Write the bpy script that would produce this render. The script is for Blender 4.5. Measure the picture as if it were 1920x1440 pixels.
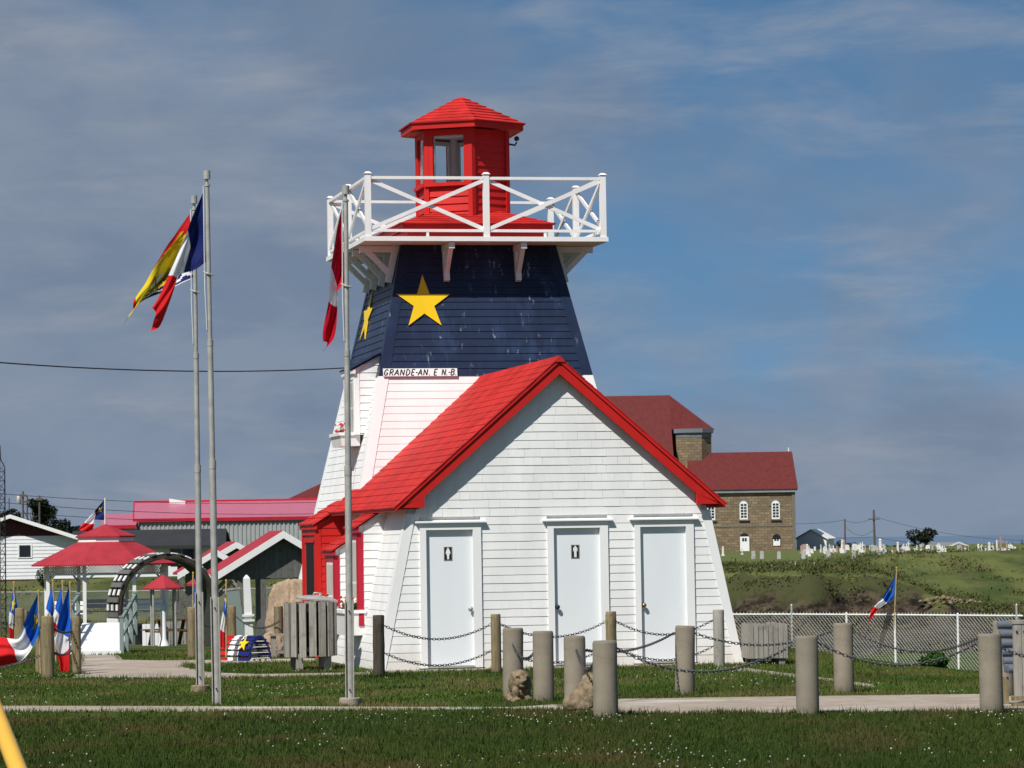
import bpy, bmesh, math, random
import numpy as np
from mathutils import Vector, Matrix, noise as mn
random.seed(7); rng = np.random.default_rng(7)
sc = bpy.context.scene
for o in list(bpy.data.objects): bpy.data.objects.remove(o)
C = sc.collection
PI = math.pi

# ------------------------------------------------------------------ camera
F = 6400.0                      # focal length in pixels of a 1920 px wide frame
EYE = 1.84
PITCH = math.radians(2.648); ROLL = math.radians(0.9)
fw = Vector((0, math.cos(PITCH), math.sin(PITCH)))
up0 = Vector((0, -math.sin(PITCH), math.cos(PITCH)))
rt0 = Vector((1, 0, 0))
rt = rt0*math.cos(ROLL) - up0*math.sin(ROLL)
up = up0*math.cos(ROLL) + rt0*math.sin(ROLL)
CAM = Vector((0, 0, EYE))
cd = bpy.data.cameras.new('camera'); cam = bpy.data.objects.new('camera', cd); C.objects.link(cam)
cd.sensor_width = 36; cd.lens = 36*F/1920; cd.clip_start = 1; cd.clip_end = 60000
M = Matrix((rt, up, -fw)).transposed().to_4x4(); M.translation = CAM
cam.matrix_world = M
sc.camera = cam
cd.dof.use_dof = True; cd.dof.focus_distance = 52; cd.dof.aperture_fstop = 11

# ------------------------------------------------------------------ light
SUN_AZ = math.radians(31.5); SUN_EL = math.radians(50)
tosun = Vector((-math.sin(SUN_AZ)*math.cos(SUN_EL), -math.cos(SUN_AZ)*math.cos(SUN_EL), math.sin(SUN_EL)))
sl = bpy.data.lights.new('sun', 'SUN'); sl.energy = 4.8; sl.angle = math.radians(0.53); sl.color = (1, .962, .90)
so = bpy.data.objects.new('sun', sl); C.objects.link(so)
so.rotation_euler = tosun.to_track_quat('Z', 'Y').to_euler(); so.location = (-20, -20, 40)

w = bpy.data.worlds.new('World'); sc.world = w; w.use_nodes = True
nt = w.node_tree; nt.nodes.clear()
def N(t, **k):
    n = nt.nodes.new(t)
    for a, b in k.items(): setattr(n, a, b)
    return n
def lk(a, b): nt.links.new(a, b)
def mathn(op, a, b=None, c=None):
    n = nt.nodes.new('ShaderNodeMath'); n.operation = op
    for i, x in enumerate((a, b, c)):
        if x is None: continue
        if isinstance(x, (int, float)): n.inputs[i].default_value = x
        else: nt.links.new(x, n.inputs[i])
    return n.outputs[0]
def mixc(f, a, b):
    n = nt.nodes.new('ShaderNodeMix'); n.data_type = 'RGBA'
    for s, x in ((n.inputs[0], f), (n.inputs[6], a), (n.inputs[7], b)):
        if isinstance(x, (int, float)): s.default_value = x
        elif isinstance(x, tuple): s.default_value = (*x, 1)
        else: nt.links.new(x, s)
    return n.outputs[2]
def ramp(f, lo, hi, a=0., b=1.):
    n = nt.nodes.new('ShaderNodeMapRange'); n.interpolation_type = 'SMOOTHSTEP'
    nt.links.new(f, n.inputs[0])
    for i, x in enumerate((lo, hi, a, b)): n.inputs[i+1].default_value = x
    return n.outputs[0]
sky = N('ShaderNodeTexSky', sky_type='NISHITA', sun_disc=False)
sky.sun_elevation = SUN_EL; sky.sun_rotation = PI + SUN_AZ
sky.air_density = 1.0; sky.dust_density = 0.2; sky.ozone_density = 3.0; sky.altitude = 0
tc = N('ShaderNodeTexCoord')
sep = N('ShaderNodeSeparateXYZ'); lk(tc.outputs['Generated'], sep.inputs[0])
def skynoise(sx, sz, scale, detail, rough, off, dist=0.):
    c = N('ShaderNodeCombineXYZ')
    lk(mathn('MULTIPLY', sep.outputs[0], sx), c.inputs[0])
    lk(mathn('MULTIPLY', sep.outputs[1], sx), c.inputs[1])
    lk(mathn('ADD', mathn('MULTIPLY', sep.outputs[2], sz), off), c.inputs[2])
    n = N('ShaderNodeTexNoise'); n.inputs['Scale'].default_value = scale; n.inputs['Detail'].default_value = detail
    n.inputs['Roughness'].default_value = rough; n.inputs['Distortion'].default_value = dist
    lk(c.outputs[0], n.inputs['Vector'])
    return n.outputs['Fac']
SKYK = 1.0
# deep blue of the upper air pulled a little greyer toward the horizon is what the sky model gives; clouds go over it
tint = N('ShaderNodeMix', data_type='RGBA', blend_type='MULTIPLY'); tint.inputs[0].default_value = 1
lk(sky.outputs[0], tint.inputs[6]); tint.inputs[7].default_value = (.50, .70, .755, 1)
sv = N('ShaderNodeCombineXYZ'); lk(sep.outputs[0], sv.inputs[0]); lk(sep.outputs[1], sv.inputs[1])
lk(mathn('ADD', mathn('MULTIPLY', sep.outputs[2], 1.15), .17), sv.inputs[2]); lk(sv.outputs[0], sky.inputs[0])
n1 = skynoise(1.0, 1.7, 6.0, 6, .52, 11.3, .25)
n2 = skynoise(1.0, 4.5, 11.0, 7, .6, 9.4, .3)
azim = mathn('DIVIDE', sep.outputs[0], mathn('MAXIMUM', mathn('ABSOLUTE', sep.outputs[1]), .05))
leftw = ramp(azim, -.12, .09, .11, -.05)
lowh = ramp(sep.outputs[2], .02, .15, .20, -.02)
m1 = ramp(mathn('ADD', mathn('ADD', n1, leftw), lowh), .43, .66, 0, .95)
m2 = ramp(n2, .46, .76, 0, .50)
n3 = skynoise(1.0, 2.2, 15.0, 5, .55, 4.2, .4)
cc = mixc(ramp(n3, .34, .66), (1.52, 2.02, 2.86), (2.05, 2.50, 3.28))
c1 = mixc(m1, tint.outputs[2], cc)
c2 = mixc(m2, c1, (3.3, 3.45, 3.8))
bg = N('ShaderNodeBackground'); bg.inputs[1].default_value = .10
lk(c2, bg.inputs[0])
wo = N('ShaderNodeOutputWorld'); lk(bg.outputs[0], wo.inputs[0])

vs = sc.view_settings; vs.view_transform = 'Standard'; vs.look = 'None'; vs.exposure = .18; vs.gamma = 1; vs.use_curve_mapping = False
sc.render.engine = 'CYCLES'

# ------------------------------------------------------------------ helpers
def P(u, v, Y):
    d = fw + rt*((u-960)/F) - up*((v-720)/F)
    return CAM + d*(Y/d.y)
def X(u, Y): return P(u, 1016, Y).x
def sstep(a, b, x):
    t = min(1, max(0, (x-a)/(b-a))); return t*t*(3-2*t)
def lerp(a, b, t): return a+(b-a)*t
def pwl(x, pts):
    if x <= pts[0][0]: return pts[0][1]
    for (a, p), (b, q) in zip(pts, pts[1:]):
        if x <= b: return p+(q-p)*(x-a)/(b-a)
    return pts[-1][1]
LEFT = [(60, 0), (112, -1.28), (122, -1.3), (170, .30), (250, .35), (700, .3), (1200, -1), (1300, -14)]
RB = [(42, 0), (66, -.84), (82, -1.0), (100, -5.0), (143, -2.4)]
def ground(x, y):
    zl = pwl(y, LEFT)
    # right: lawn falls to the fence, then a ravine, a cliff and the cemetery plateau
    if y <= 143: zr = pwl(y, RB)
    else:
        ed = 150+1.6*math.sin(x*.22+1)+.9*math.sin(x*.9)+.5*math.sin(x*2.3)
        k = sstep(15.5, 21, x)
        foot = -2.4+.02*(y-143)
        top = .20+.14*math.exp(-((y-165)/20)**2)
        cl = lerp(foot, top, sstep(ed-1.6, ed+1.6, y))
        gr = lerp(foot, .25+.65*math.exp(-((y-186)/24)**2-((x-27)/13)**2), sstep(140, 186, y))
        zr = lerp(cl, gr, k)
        if y > 420: zr = pwl(y, [(420, zr), (640, .1), (700, -.6), (760, -14)])
    k = sstep(3.4, 8.6, x) if y < 100 else sstep(-2, 6, x)
    z = lerp(zl, zr, k)
    if y > 60: z += .10*mn.noise((x*.12, y*.05, 1))*min(1, (y-60)/40)
    if y > 84 and x > 4 and y < 240: z += .12*mn.noise((x*.45, y*.3, 5))*min(1, (y-84)/8)*(1-sstep(200, 240, y))+(.30*mn.noise((x*.8, y*.2, z*1.2)) if 143 < y < 153 and z < -.1 else 0)
    return z
def G(u, v):
    d = fw + rt*((u-960)/F) - up*((v-720)/F); t = 20.0
    while t < 600:
        p = CAM+d*t
        if p.z <= ground(p.x, p.y): return p
        t += .15
    return CAM+d*t
def on(u, Y):
    x = X(u, Y); return Vector((x, Y, ground(x, Y)))

class MB:
    def __init__(s): s.v = []; s.f = []; s.m = []
    def add(s, vs, fs, mi=0):
        b = len(s.v); s.v += [tuple(x) for x in vs]; s.f += [tuple(b+i for i in f) for f in fs]; s.m += [mi]*len(fs)
        return s
    def hexa(s, p, mi=0):  # p: bottom 4 (ccw), top 4
        return s.add(p, [(3, 2, 1, 0), (4, 5, 6, 7), (0, 1, 5, 4), (1, 2, 6, 5), (2, 3, 7, 6), (3, 0, 4, 7)], mi)
    def box(s, a, b, mi=0):
        x0, y0, z0 = a; x1, y1, z1 = b
        return s.hexa([(x0, y0, z0), (x1, y0, z0), (x1, y1, z0), (x0, y1, z0), (x0, y0, z1), (x1, y0, z1), (x1, y1, z1), (x0, y1, z1)], mi)
    def bar(s, a, b, w, h, upv=(0, 0, 1), mi=0):   # rectangular bar from a to b
        a = Vector(a); b = Vector(b); d = (b-a).normalized(); u = Vector(upv)
        if abs(d.dot(u)) > .98: u = Vector((0, 1, 0))
        sd = d.cross(u).normalized(); u2 = sd.cross(d)
        q = [(-1, -1), (1, -1), (1, 1), (-1, 1)]
        return s.hexa([a+sd*(i*w/2)+u2*(j*h/2) for i, j in q]+[b+sd*(i*w/2)+u2*(j*h/2) for i, j in q], mi)
    def tube(s, pts, r, n=8, cap=True, mi=0):
        pts = [Vector(p) for p in pts]; k = len(pts)
        rs = r if isinstance(r, (list, tuple)) else [r]*k
        b = len(s.v); ref = None
        for i, p in enumerate(pts):
            d = (pts[min(i+1, k-1)]-pts[max(i-1, 0)]).normalized()
            if ref is None: ref = Vector((1, 0, 0)) if abs(d.x) < .8 else Vector((0, 1, 0))
            sd = d.cross(ref).normalized(); ref2 = sd.cross(d); ref = ref2
            for j in range(n):
                a = 2*PI*j/n; s.v.append(tuple(p+sd*(math.cos(a)*rs[i])+ref2*(math.sin(a)*rs[i])))
        for i in range(k-1):
            for j in range(n):
                s.f.append((b+i*n+j, b+i*n+(j+1) % n, b+(i+1)*n+(j+1) % n, b+(i+1)*n+j)); s.m.append(mi)
        if cap:
            s.f.append(tuple(b+j for j in reversed(range(n)))); s.f.append(tuple(b+(k-1)*n+j for j in range(n))); s.m += [mi, mi]
        return s
    def prism(s, poly, d, mi=0):   # planar polygon (3d points) extruded by vector d
        n = len(poly); d = Vector(d); a = [Vector(p) for p in poly]
        return s.add(a+[p+d for p in a], [tuple(reversed(range(n))), tuple(range(n, 2*n))]+[(i, (i+1) % n, n+(i+1) % n, n+i) for i in range(n)], mi)
    def lathe(s, prof, c=(0, 0, 0), n=20, mi=0):
        b = len(s.v); c = Vector(c)
        for r, z in prof:
            for j in range(n):
                a = 2*PI*j/n; s.v.append((c.x+r*math.cos(a), c.y+r*math.sin(a), c.z+z))
        for i in range(len(prof)-1):
            for j in range(n):
                s.f.append((b+i*n+j, b+i*n+(j+1) % n, b+(i+1)*n+(j+1) % n, b+(i+1)*n+j)); s.m.append(mi)
        s.f.append(tuple(b+j for j in reversed(range(n)))); s.f.append(tuple(b+(len(prof)-1)*n+j for j in range(n))); s.m += [mi, mi]
        return s
    def ico(s, c, r, sub=1, sc_=(1, 1, 1), mi=0):
        bm = bmesh.new(); bmesh.ops.create_icosphere(bm, subdivisions=sub, radius=r)
        bm.verts.ensure_lookup_table()
        c = Vector(c)
        s.add([(c.x+v.co.x*sc_[0], c.y+v.co.y*sc_[1], c.z+v.co.z*sc_[2]) for v in bm.verts], [tuple(v.index for v in f.verts) for f in bm.faces], mi); bm.free()
        return s
    def mesh(s, name):
        me = bpy.data.meshes.new(name); me.from_pydata(s.v, [], s.f); me.update(); return me
    def build(s, name, mat, parent=None, smooth=False, fix=True):
        me = s.mesh(name)
        for m_ in (mat if isinstance(mat, (list, tuple)) else [mat]): me.materials.append(m_)
        if isinstance(mat, (list, tuple)): me.polygons.foreach_set('material_index', s.m)
        if fix:
            bm = bmesh.new(); bm.from_mesh(me); bmesh.ops.recalc_face_normals(bm, faces=bm.faces); bm.to_mesh(me); bm.free()
        if smooth:
            me.polygons.foreach_set('use_smooth', [True]*len(me.polygons))
            if smooth == 'auto': me.set_sharp_from_angle(angle=math.radians(38))
        o = bpy.data.objects.new(name, me); C.objects.link(o)
        if parent: o.parent = parent
        return o
def fastmesh(name, verts, tris, mat):
    me = bpy.data.meshes.new(name); nv = len(verts); nf = len(tris)
    me.vertices.add(nv); me.vertices.foreach_set('co', np.asarray(verts, dtype=np.float32).ravel())
    me.loops.add(nf*3); me.loops.foreach_set('vertex_index', np.asarray(tris, dtype=np.int32).ravel())
    me.polygons.add(nf); me.polygons.foreach_set('loop_start', np.arange(0, nf*3, 3, dtype=np.int32))
    me.polygons.foreach_set('loop_total', np.full(nf, 3, dtype=np.int32))
    me.update(calc_edges=True); me.validate(); me.materials.append(mat)
    o = bpy.data.objects.new(name, me); C.objects.link(o); return o
def tag(o, label=None, cat=None, group=None, kind=None):
    for k, x in (('label', label), ('category', cat), ('group', group), ('kind', kind)):
        if x: o[k] = x
    return o
def thing(name, label, cat, loc=(0, 0, 0), rz=0, group=None):
    o = bpy.data.objects.new(name, None); C.objects.link(o); o.location = loc; o.rotation_euler.z = rz; o.empty_display_size = .2
    return tag(o, label, cat, group)
def dup(root, loc, rz=0, label=None):
    r = root.copy(); C.objects.link(r); r.location = loc; r.rotation_euler.z = rz
    if label: r['label'] = label
    for ch in list(root.children):
        c = ch.copy(); C.objects.link(c); c.parent = r
        for g in ch.children:
            d = g.copy(); C.objects.link(d); d.parent = c
    return r
def noisy(me_obj, amp, scale, seed=0, oct=3):
    for v in me_obj.data.vertices:
        n = mn.noise_vector(v.co*scale+Vector((seed, seed*1.7, 0)))
        n2 = mn.noise_vector(v.co*scale*2.7+Vector((seed, 0, seed)))
        v.co += n*amp+n2*amp*.4

# ------------------------------------------------------------------ materials
def newmat(name):
    global nt
    m = bpy.data.materials.new(name); m.use_nodes = True; nt = m.node_tree
    b = nt.nodes['Principled BSDF']; return m, b
def tcoord(scale=(1, 1, 1), kind='Object'):
    t = nt.nodes.new('ShaderNodeTexCoord'); mp = nt.nodes.new('ShaderNodeMapping'); mp.inputs['Scale'].default_value = scale
    nt.links.new(t.outputs[kind], mp.inputs[0]); return mp.outputs[0]
def nz(vec, scale, detail=4, rough=.55, dist=0):
    n = nt.nodes.new('ShaderNodeTexNoise'); nt.links.new(vec, n.inputs['Vector'])
    n.inputs['Scale'].default_value = scale; n.inputs['Detail'].default_value = detail; n.inputs['Roughness'].default_value = rough; n.inputs['Distortion'].default_value = dist
    return n.outputs['Fac']
def bump(b, h, strength, dist=.01):
    n = nt.nodes.new('ShaderNodeBump'); n.inputs['Strength'].default_value = strength; n.inputs['Distance'].default_value = dist
    nt.links.new(h, n.inputs['Height']); nt.links.new(n.outputs[0], b.inputs['Normal'])
def objrand():
    n = nt.nodes.new('ShaderNodeObjectInfo'); return n.outputs['Random']
def dark(c, k): return tuple(x*k for x in c)
def paint(name, col, rough=.45, var=.10, grain=.25, dirt=None, wear=0., streak=True, splash=False):
    m, b = newmat(name)
    v = tcoord((1, 1, .35)); a = nz(v, 2.2, 6); f = nz(tcoord((6, 6, 1.2) if streak else (6, 6, 6)), 6, 4)
    c = mixc(ramp(a, .35, .7), col, dark(col, 1-var*1.6))
    c = mixc(mathn('MULTIPLY', objrand(), var*1.3), c, dark(col, .72))
    if dirt: c = mixc(ramp(nz(tcoord((1.5, 1.5, .6)), 3.3, 8, .7), .56, .78, 0, .55), c, dirt)
    if splash:
        ts = nt.nodes.new('ShaderNodeTexCoord'); ss = nt.nodes.new('ShaderNodeSeparateXYZ'); nt.links.new(ts.outputs['Object'], ss.inputs[0])
        c = mixc(ramp(mathn('ADD', ss.outputs[2], mathn('MULTIPLY', nz(tcoord((1, 1, .4)), 4, 6, .7), -.5)), -.20, .16, .5, 0), c, (.50, .47, .40))
    if wear:
        wv = nz(tcoord((2.2, 2.2, .55)), 5.5, 8, .66); g = nz(tcoord(), 1.1, 3)
        c = mixc(mathn('MULTIPLY', ramp(nz(tcoord((1.6, 1.6, .5)), 3, 6, .6), .48, .66), ramp(g, .40, .62, 0, .5)), c, (.035, .06, .13))
        c = mixc(mathn('MULTIPLY', ramp(wv, .60, .68), ramp(g, .44, .64, 0, wear)), c, (.30, .35, .44))
    nt.links.new(c, b.inputs['Base Color'])
    b.inputs['Roughness'].default_value = rough; b.inputs['Specular IOR Level'].default_value = .22
    bump(b, f, grain, .004)
    return m
def solid(name, col, rough=.5, metal=0., var=.15, scale=6., bmp=.1, spec=.5):
    m, b = newmat(name); a = nz(tcoord(), scale, 6, .6)
    nt.links.new(mixc(ramp(a, .3, .72), col, dark(col, 1-var*2)), b.inputs['Base Color'])
    b.inputs['Roughness'].default_value = rough; b.inputs['Metallic'].default_value = metal; b.inputs['Specular IOR Level'].default_value = spec
    if bmp: bump(b, nz(tcoord(), scale*6, 4), bmp, .01)
    return m
def woodm(name, col, col2, axis=2, rough=.8):
    m, b = newmat(name)
    s = [14, 14, 14]; s[axis] = 1.1
    v = tcoord(tuple(s)); a = nz(v, 2.2, 8, .65, .6); big = nz(tcoord(), 2.1, 4)
    c = mixc(ramp(a, .33, .68), col, col2); c = mixc(ramp(big, .45, .75, 0, .5), c, dark(col2, .7)); c = mixc(ramp(nz(tcoord(), 7.5, 5, .65), .52, .68, 0, .7), c, dark(col2, .55))
    c = mixc(mathn('MULTIPLY', objrand(), .5), c, dark(col, .62))
    k = tuple(9 if i != axis else 4.5 for i in range(3))
    vor = nt.nodes.new('ShaderNodeTexVoronoi'); vor.inputs['Scale'].default_value = 1; nt.links.new(tcoord(k), vor.inputs['Vector'])
    c = mixc(ramp(vor.outputs['Distance'], .03, .12, .55, 0), c, dark(col2, .45))
    nt.links.new(c, b.inputs['Base Color']); b.inputs['Roughness'].default_value = rough; b.inputs['Specular IOR Level'].default_value = .25
    bump(b, a, .5, .01); return m
WHITE = paint('white_paint', (.80, .80, .785), .55, .07, .3, dirt=(.64, .635, .60), splash=True)
WHITE2 = paint('white_trim_paint', (.80, .80, .79), .42, .035, .15)
GALLERY = paint('gallery_white_paint', (.80, .795, .78), .5, .05, .2, dirt=(.60, .60, .57))
DOORM = paint('door_paint', (.74, .77, .79), .32, .02, .04)
RED = paint('red_paint', (.53, .016, .013), .5, .10, .3, dirt=(.44, .022, .020))
REDROOF = paint('red_roof_shingle', (.55, .024, .019), .7, .24, .7, dirt=(.43, .028, .024), streak=False)
NAVY = paint('navy_paint', (.017, .029, .066), .42, .16, .3, wear=.85)
YELLOW = paint('yellow_paint', (.80, .53, .014), .4, .04, .1)
BLACK = solid('black_paint', (.012, .012, .013), .75, 0, .1, 6, .1, .2)
REDTRIM = paint('crimson_trim_paint', (.43, .015, .035), .45, .08, .1)
REDMETAL = paint('crimson_roof', (.36, .030, .042), .6, .12, .3, streak=False)
PINKROOF = paint('faded_metal_roof', (.45, .13, .185), .38, .05, .1)
CHURCHROOF = paint('church_roof', (.125, .022, .020), .75, .14, .4, streak=False)
GALV = solid('galvanised_steel', (.43, .42, .385), .48, .25, .12, 9, .05)
CHAINM = solid('chain_steel', (.10, .105, .115), .6, .25, .2, 40, 0, .25)
FENCEWIRE = solid('fence_wire', (.74, .74, .71), .5, 0., .1, 20, 0)
DARKMETAL = solid('dark_metal', (.03, .03, .032), .5, .3, .2)
WOODG = woodm('weathered_wood', (.37, .345, .30), (.235, .215, .185))
WOODP = woodm('treated_wood', (.30, .24, .135), (.12, .092, .052))
WOODD = woodm('dark_stained_wood', (.085, .07, .052), (.04, .033, .026))
GREYBOARD = woodm('grey_board', (.165, .16, .15), (.10, .097, .09))
TABLEW = woodm('table_wood', (.20, .115, .05), (.10, .055, .026), 0)
LIGHTCUT = solid('cut_wood_end', (.42, .32, .17), .85, 0, .2, 20)
NBLUE = paint('trap_navy', (.012, .022, .13), .4, .08, .1)
SLATBLUE = paint('bench_slat', (.12, .14, .175), .45, .10, .2)
def concretem(name, col, seam=False):
    m, b = newmat(name); a = nz(tcoord(), 3.0, 8, .65); f = nz(tcoord(), 60, 4, .7); l = nz(tcoord((.6, .6, 7)), 4, 4)
    c = mixc(ramp(a, .3, .72), col, dark(col, .66)); c = mixc(ramp(l, .55, .75, 0, .35), c, dark(col, .55))
    c = mixc(ramp(f, .60, .72, 0, .5), c, dark(col, .45))
    pit = nt.nodes.new('ShaderNodeTexVoronoi'); nt.links.new(tcoord(), pit.inputs['Vector']); pit.inputs['Scale'].default_value = 13
    c = mixc(ramp(pit.outputs['Distance'], .03, .10, .7, 0), c, dark(col, .4))
    if not seam: c = mixc(ramp(nz(tcoord((.6, 1.6, 1)), 1.1, 7, .65), .42, .62, 0, .6), c, (.27, .215, .165)); c = mixc(ramp(nz(tcoord((.5, 1.4, 1)), .8, 6, .6), .55, .66, 0, .6), c, (.50, .48, .44))
    if seam:
        tcn = nt.nodes.new('ShaderNodeTexCoord'); sx = nt.nodes.new('ShaderNodeSeparateXYZ'); nt.links.new(tcn.outputs['Object'], sx.inputs[0])
        ang = mathn('ARCTAN2', sx.outputs[1], sx.outputs[0]); fr = mathn('FRACT', mathn('ADD', mathn('DIVIDE', sx.outputs[2], .19), mathn('MULTIPLY', ang, .159)))
        c = mixc(mathn('MULTIPLY', ramp(fr, .0, .05, .75, 0), ramp(a, .35, .6)), c, dark(col, .42))
        c = mixc(ramp(mathn('ADD', sx.outputs[2], mathn('MULTIPLY', a, .25)), .10, .28, .5, 0), c, (.10, .10, .06))
        oi = objrand(); c = mixc(mathn('MULTIPLY', oi, .35), c, dark(col, .72))
    nt.links.new(c, b.inputs['Base Color']); b.inputs['Roughness'].default_value = .9; b.inputs['Specular IOR Level'].default_value = .2
    bump(b, f, .35, .006); return m
CONC = concretem('bollard_concrete', (.275, .24, .185), True)
PATHM = concretem('path_concrete', (.40, .34, .275))
FOOTING = concretem('footing_concrete', (.36, .31, .24))
def stonem():
    m, b = newmat('church_stone')
    v = tcoord()
    br = nt.nodes.new('ShaderNodeTexBrick'); mp = nt.nodes.new('ShaderNodeMapping'); nt.links.new(v, mp.inputs[0]); mp.inputs['Rotation'].default_value = (PI/2, 0, 0)
    nt.links.new(mp.outputs[0], br.inputs['Vector'])
    br.inputs['Color1'].default_value = (.27, .205, .125, 1); br.inputs['Color2'].default_value = (.165, .12, .07, 1); br.inputs['Mortar'].default_value = (.10, .08, .05, 1)
    br.inputs['Scale'].default_value = 1; br.inputs['Brick Width'].default_value = .75; br.inputs['Row Height'].default_value = .33; br.inputs['Mortar Size'].default_value = .03
    a = nz(v, .8, 5)
    nt.links.new(mixc(ramp(a, .4, .7, 0, .5), br.outputs['Color'], (.13, .085, .055)), b.inputs['Base Color']); b.inputs['Roughness'].default_value = .92
    bump(b, br.outputs['Fac'], -.5, .05); return m
STONE = stonem()
STONETRIM = solid('stone_trim', (.17, .15, .12), .9, 0, .1, 2)
GREYSTONE = solid('grey_gravestone', (.42, .42, .41), .8, 0, .12, 5, .05)
PALESTONE = solid('pale_gravestone', (.70, .69, .66), .7, 0, .08, 5, .05)
PINKSTONE = solid('pink_gravestone', (.42, .27, .23), .6, 0, .12, 5, .05)
def statuem(name, a_, b_):
    m, b = newmat(name); a = nz(tcoord(), 14, 6, .6); f = nz(tcoord(), 60, 4)
    nt.links.new(mixc(ramp(a, .38, .66), a_, b_), b.inputs['Base Color']); b.inputs['Roughness'].default_value = .9
    bump(b, f, .5, .01); return m
STATUE = statuem('statue_stone', (.235, .175, .105), (.12, .09, .055))
BOULDER = statuem('boulder_stone', (.36, .28, .19), (.26, .175, .115))
def glassm():
    m, b = newmat('window_glass'); b.inputs['Base Color'].default_value = (.9, .95, .95, 1); b.inputs['Roughness'].default_value = .03
    b.inputs['Transmission Weight'].default_value = 1.0; b.inputs['IOR'].default_value = 1.2; b.inputs['Specular IOR Level'].default_value = .6
    return m
GLASS = glassm()
BLIND = solid('drawn_blind', (.60, .57, .49), .35, 0, .1, 2, 0, .5)
DARKGLASS = solid('dark_glass', (.014, .017, .022), .06, 0, .1, 2, 0, .6)
SIDINGF = paint('house_siding', (.74, .75, .76), .5, .03, .1)
MAROON = paint('maroon_paint', (.085, .022, .022), .6, .1, .1)
CORRUG = paint('corrugated_metal', (.33, .35, .35), .45, .05, .1)
TARROOF = solid('black_roof', (.022, .023, .026), .8, 0, .15, 1)
UPOLE = solid('utility_pole_wood', (.10, .085, .07), .9, 0, .15, 2)
CREAM = paint('cream_wall', (.55, .53, .47), .6, .05, .1)
GREENRAIL = paint('sage_rail_paint', (.20, .25, .235), .5, .06, .1)
YPOST = paint('yellow_post_paint', (.75, .43, .05), .4, .05, .05)
def clothm(name, col):
    m, b = newmat(name); a = nz(tcoord(), 5, 3)
    nt.links.new(mixc(ramp(a, .35, .7), col, dark(col, .88)), b.inputs['Base Color']); b.inputs['Roughness'].default_value = .75; b.inputs['Specular IOR Level'].default_value = .15
    # cloth lets some light through
    tr = nt.nodes.new('ShaderNodeBsdfTranslucent'); tr.inputs[0].default_value = (*dark(col, .9), 1)
    mx = nt.nodes.new('ShaderNodeMixShader'); mx.inputs[0].default_value = .25
    nt.links.new(b.outputs[0], mx.inputs[1]); nt.links.new(tr.outputs[0], mx.inputs[2]); nt.links.new(mx.outputs[0], nt.nodes['Material Output'].inputs[0]); return m
FBLUE = clothm('flag_blue', (.012, .11, .52)); FNAVY = clothm('flag_navy', (.011, .019, .115)); FWHITE = clothm('flag_white', (.80, .80, .82)); FRED = clothm('flag_red', (.66, .018, .022))
FCRIM = clothm('flag_crimson', (.50, .008, .028)); FYEL = clothm('flag_yellow', (.78, .58, .03)); FDARK = clothm('flag_line', (.10, .07, .02)); FHULL = clothm('flag_hull', (.30, .22, .03)); FCREST = clothm('flag_gold', (.78, .50, .02))
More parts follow.
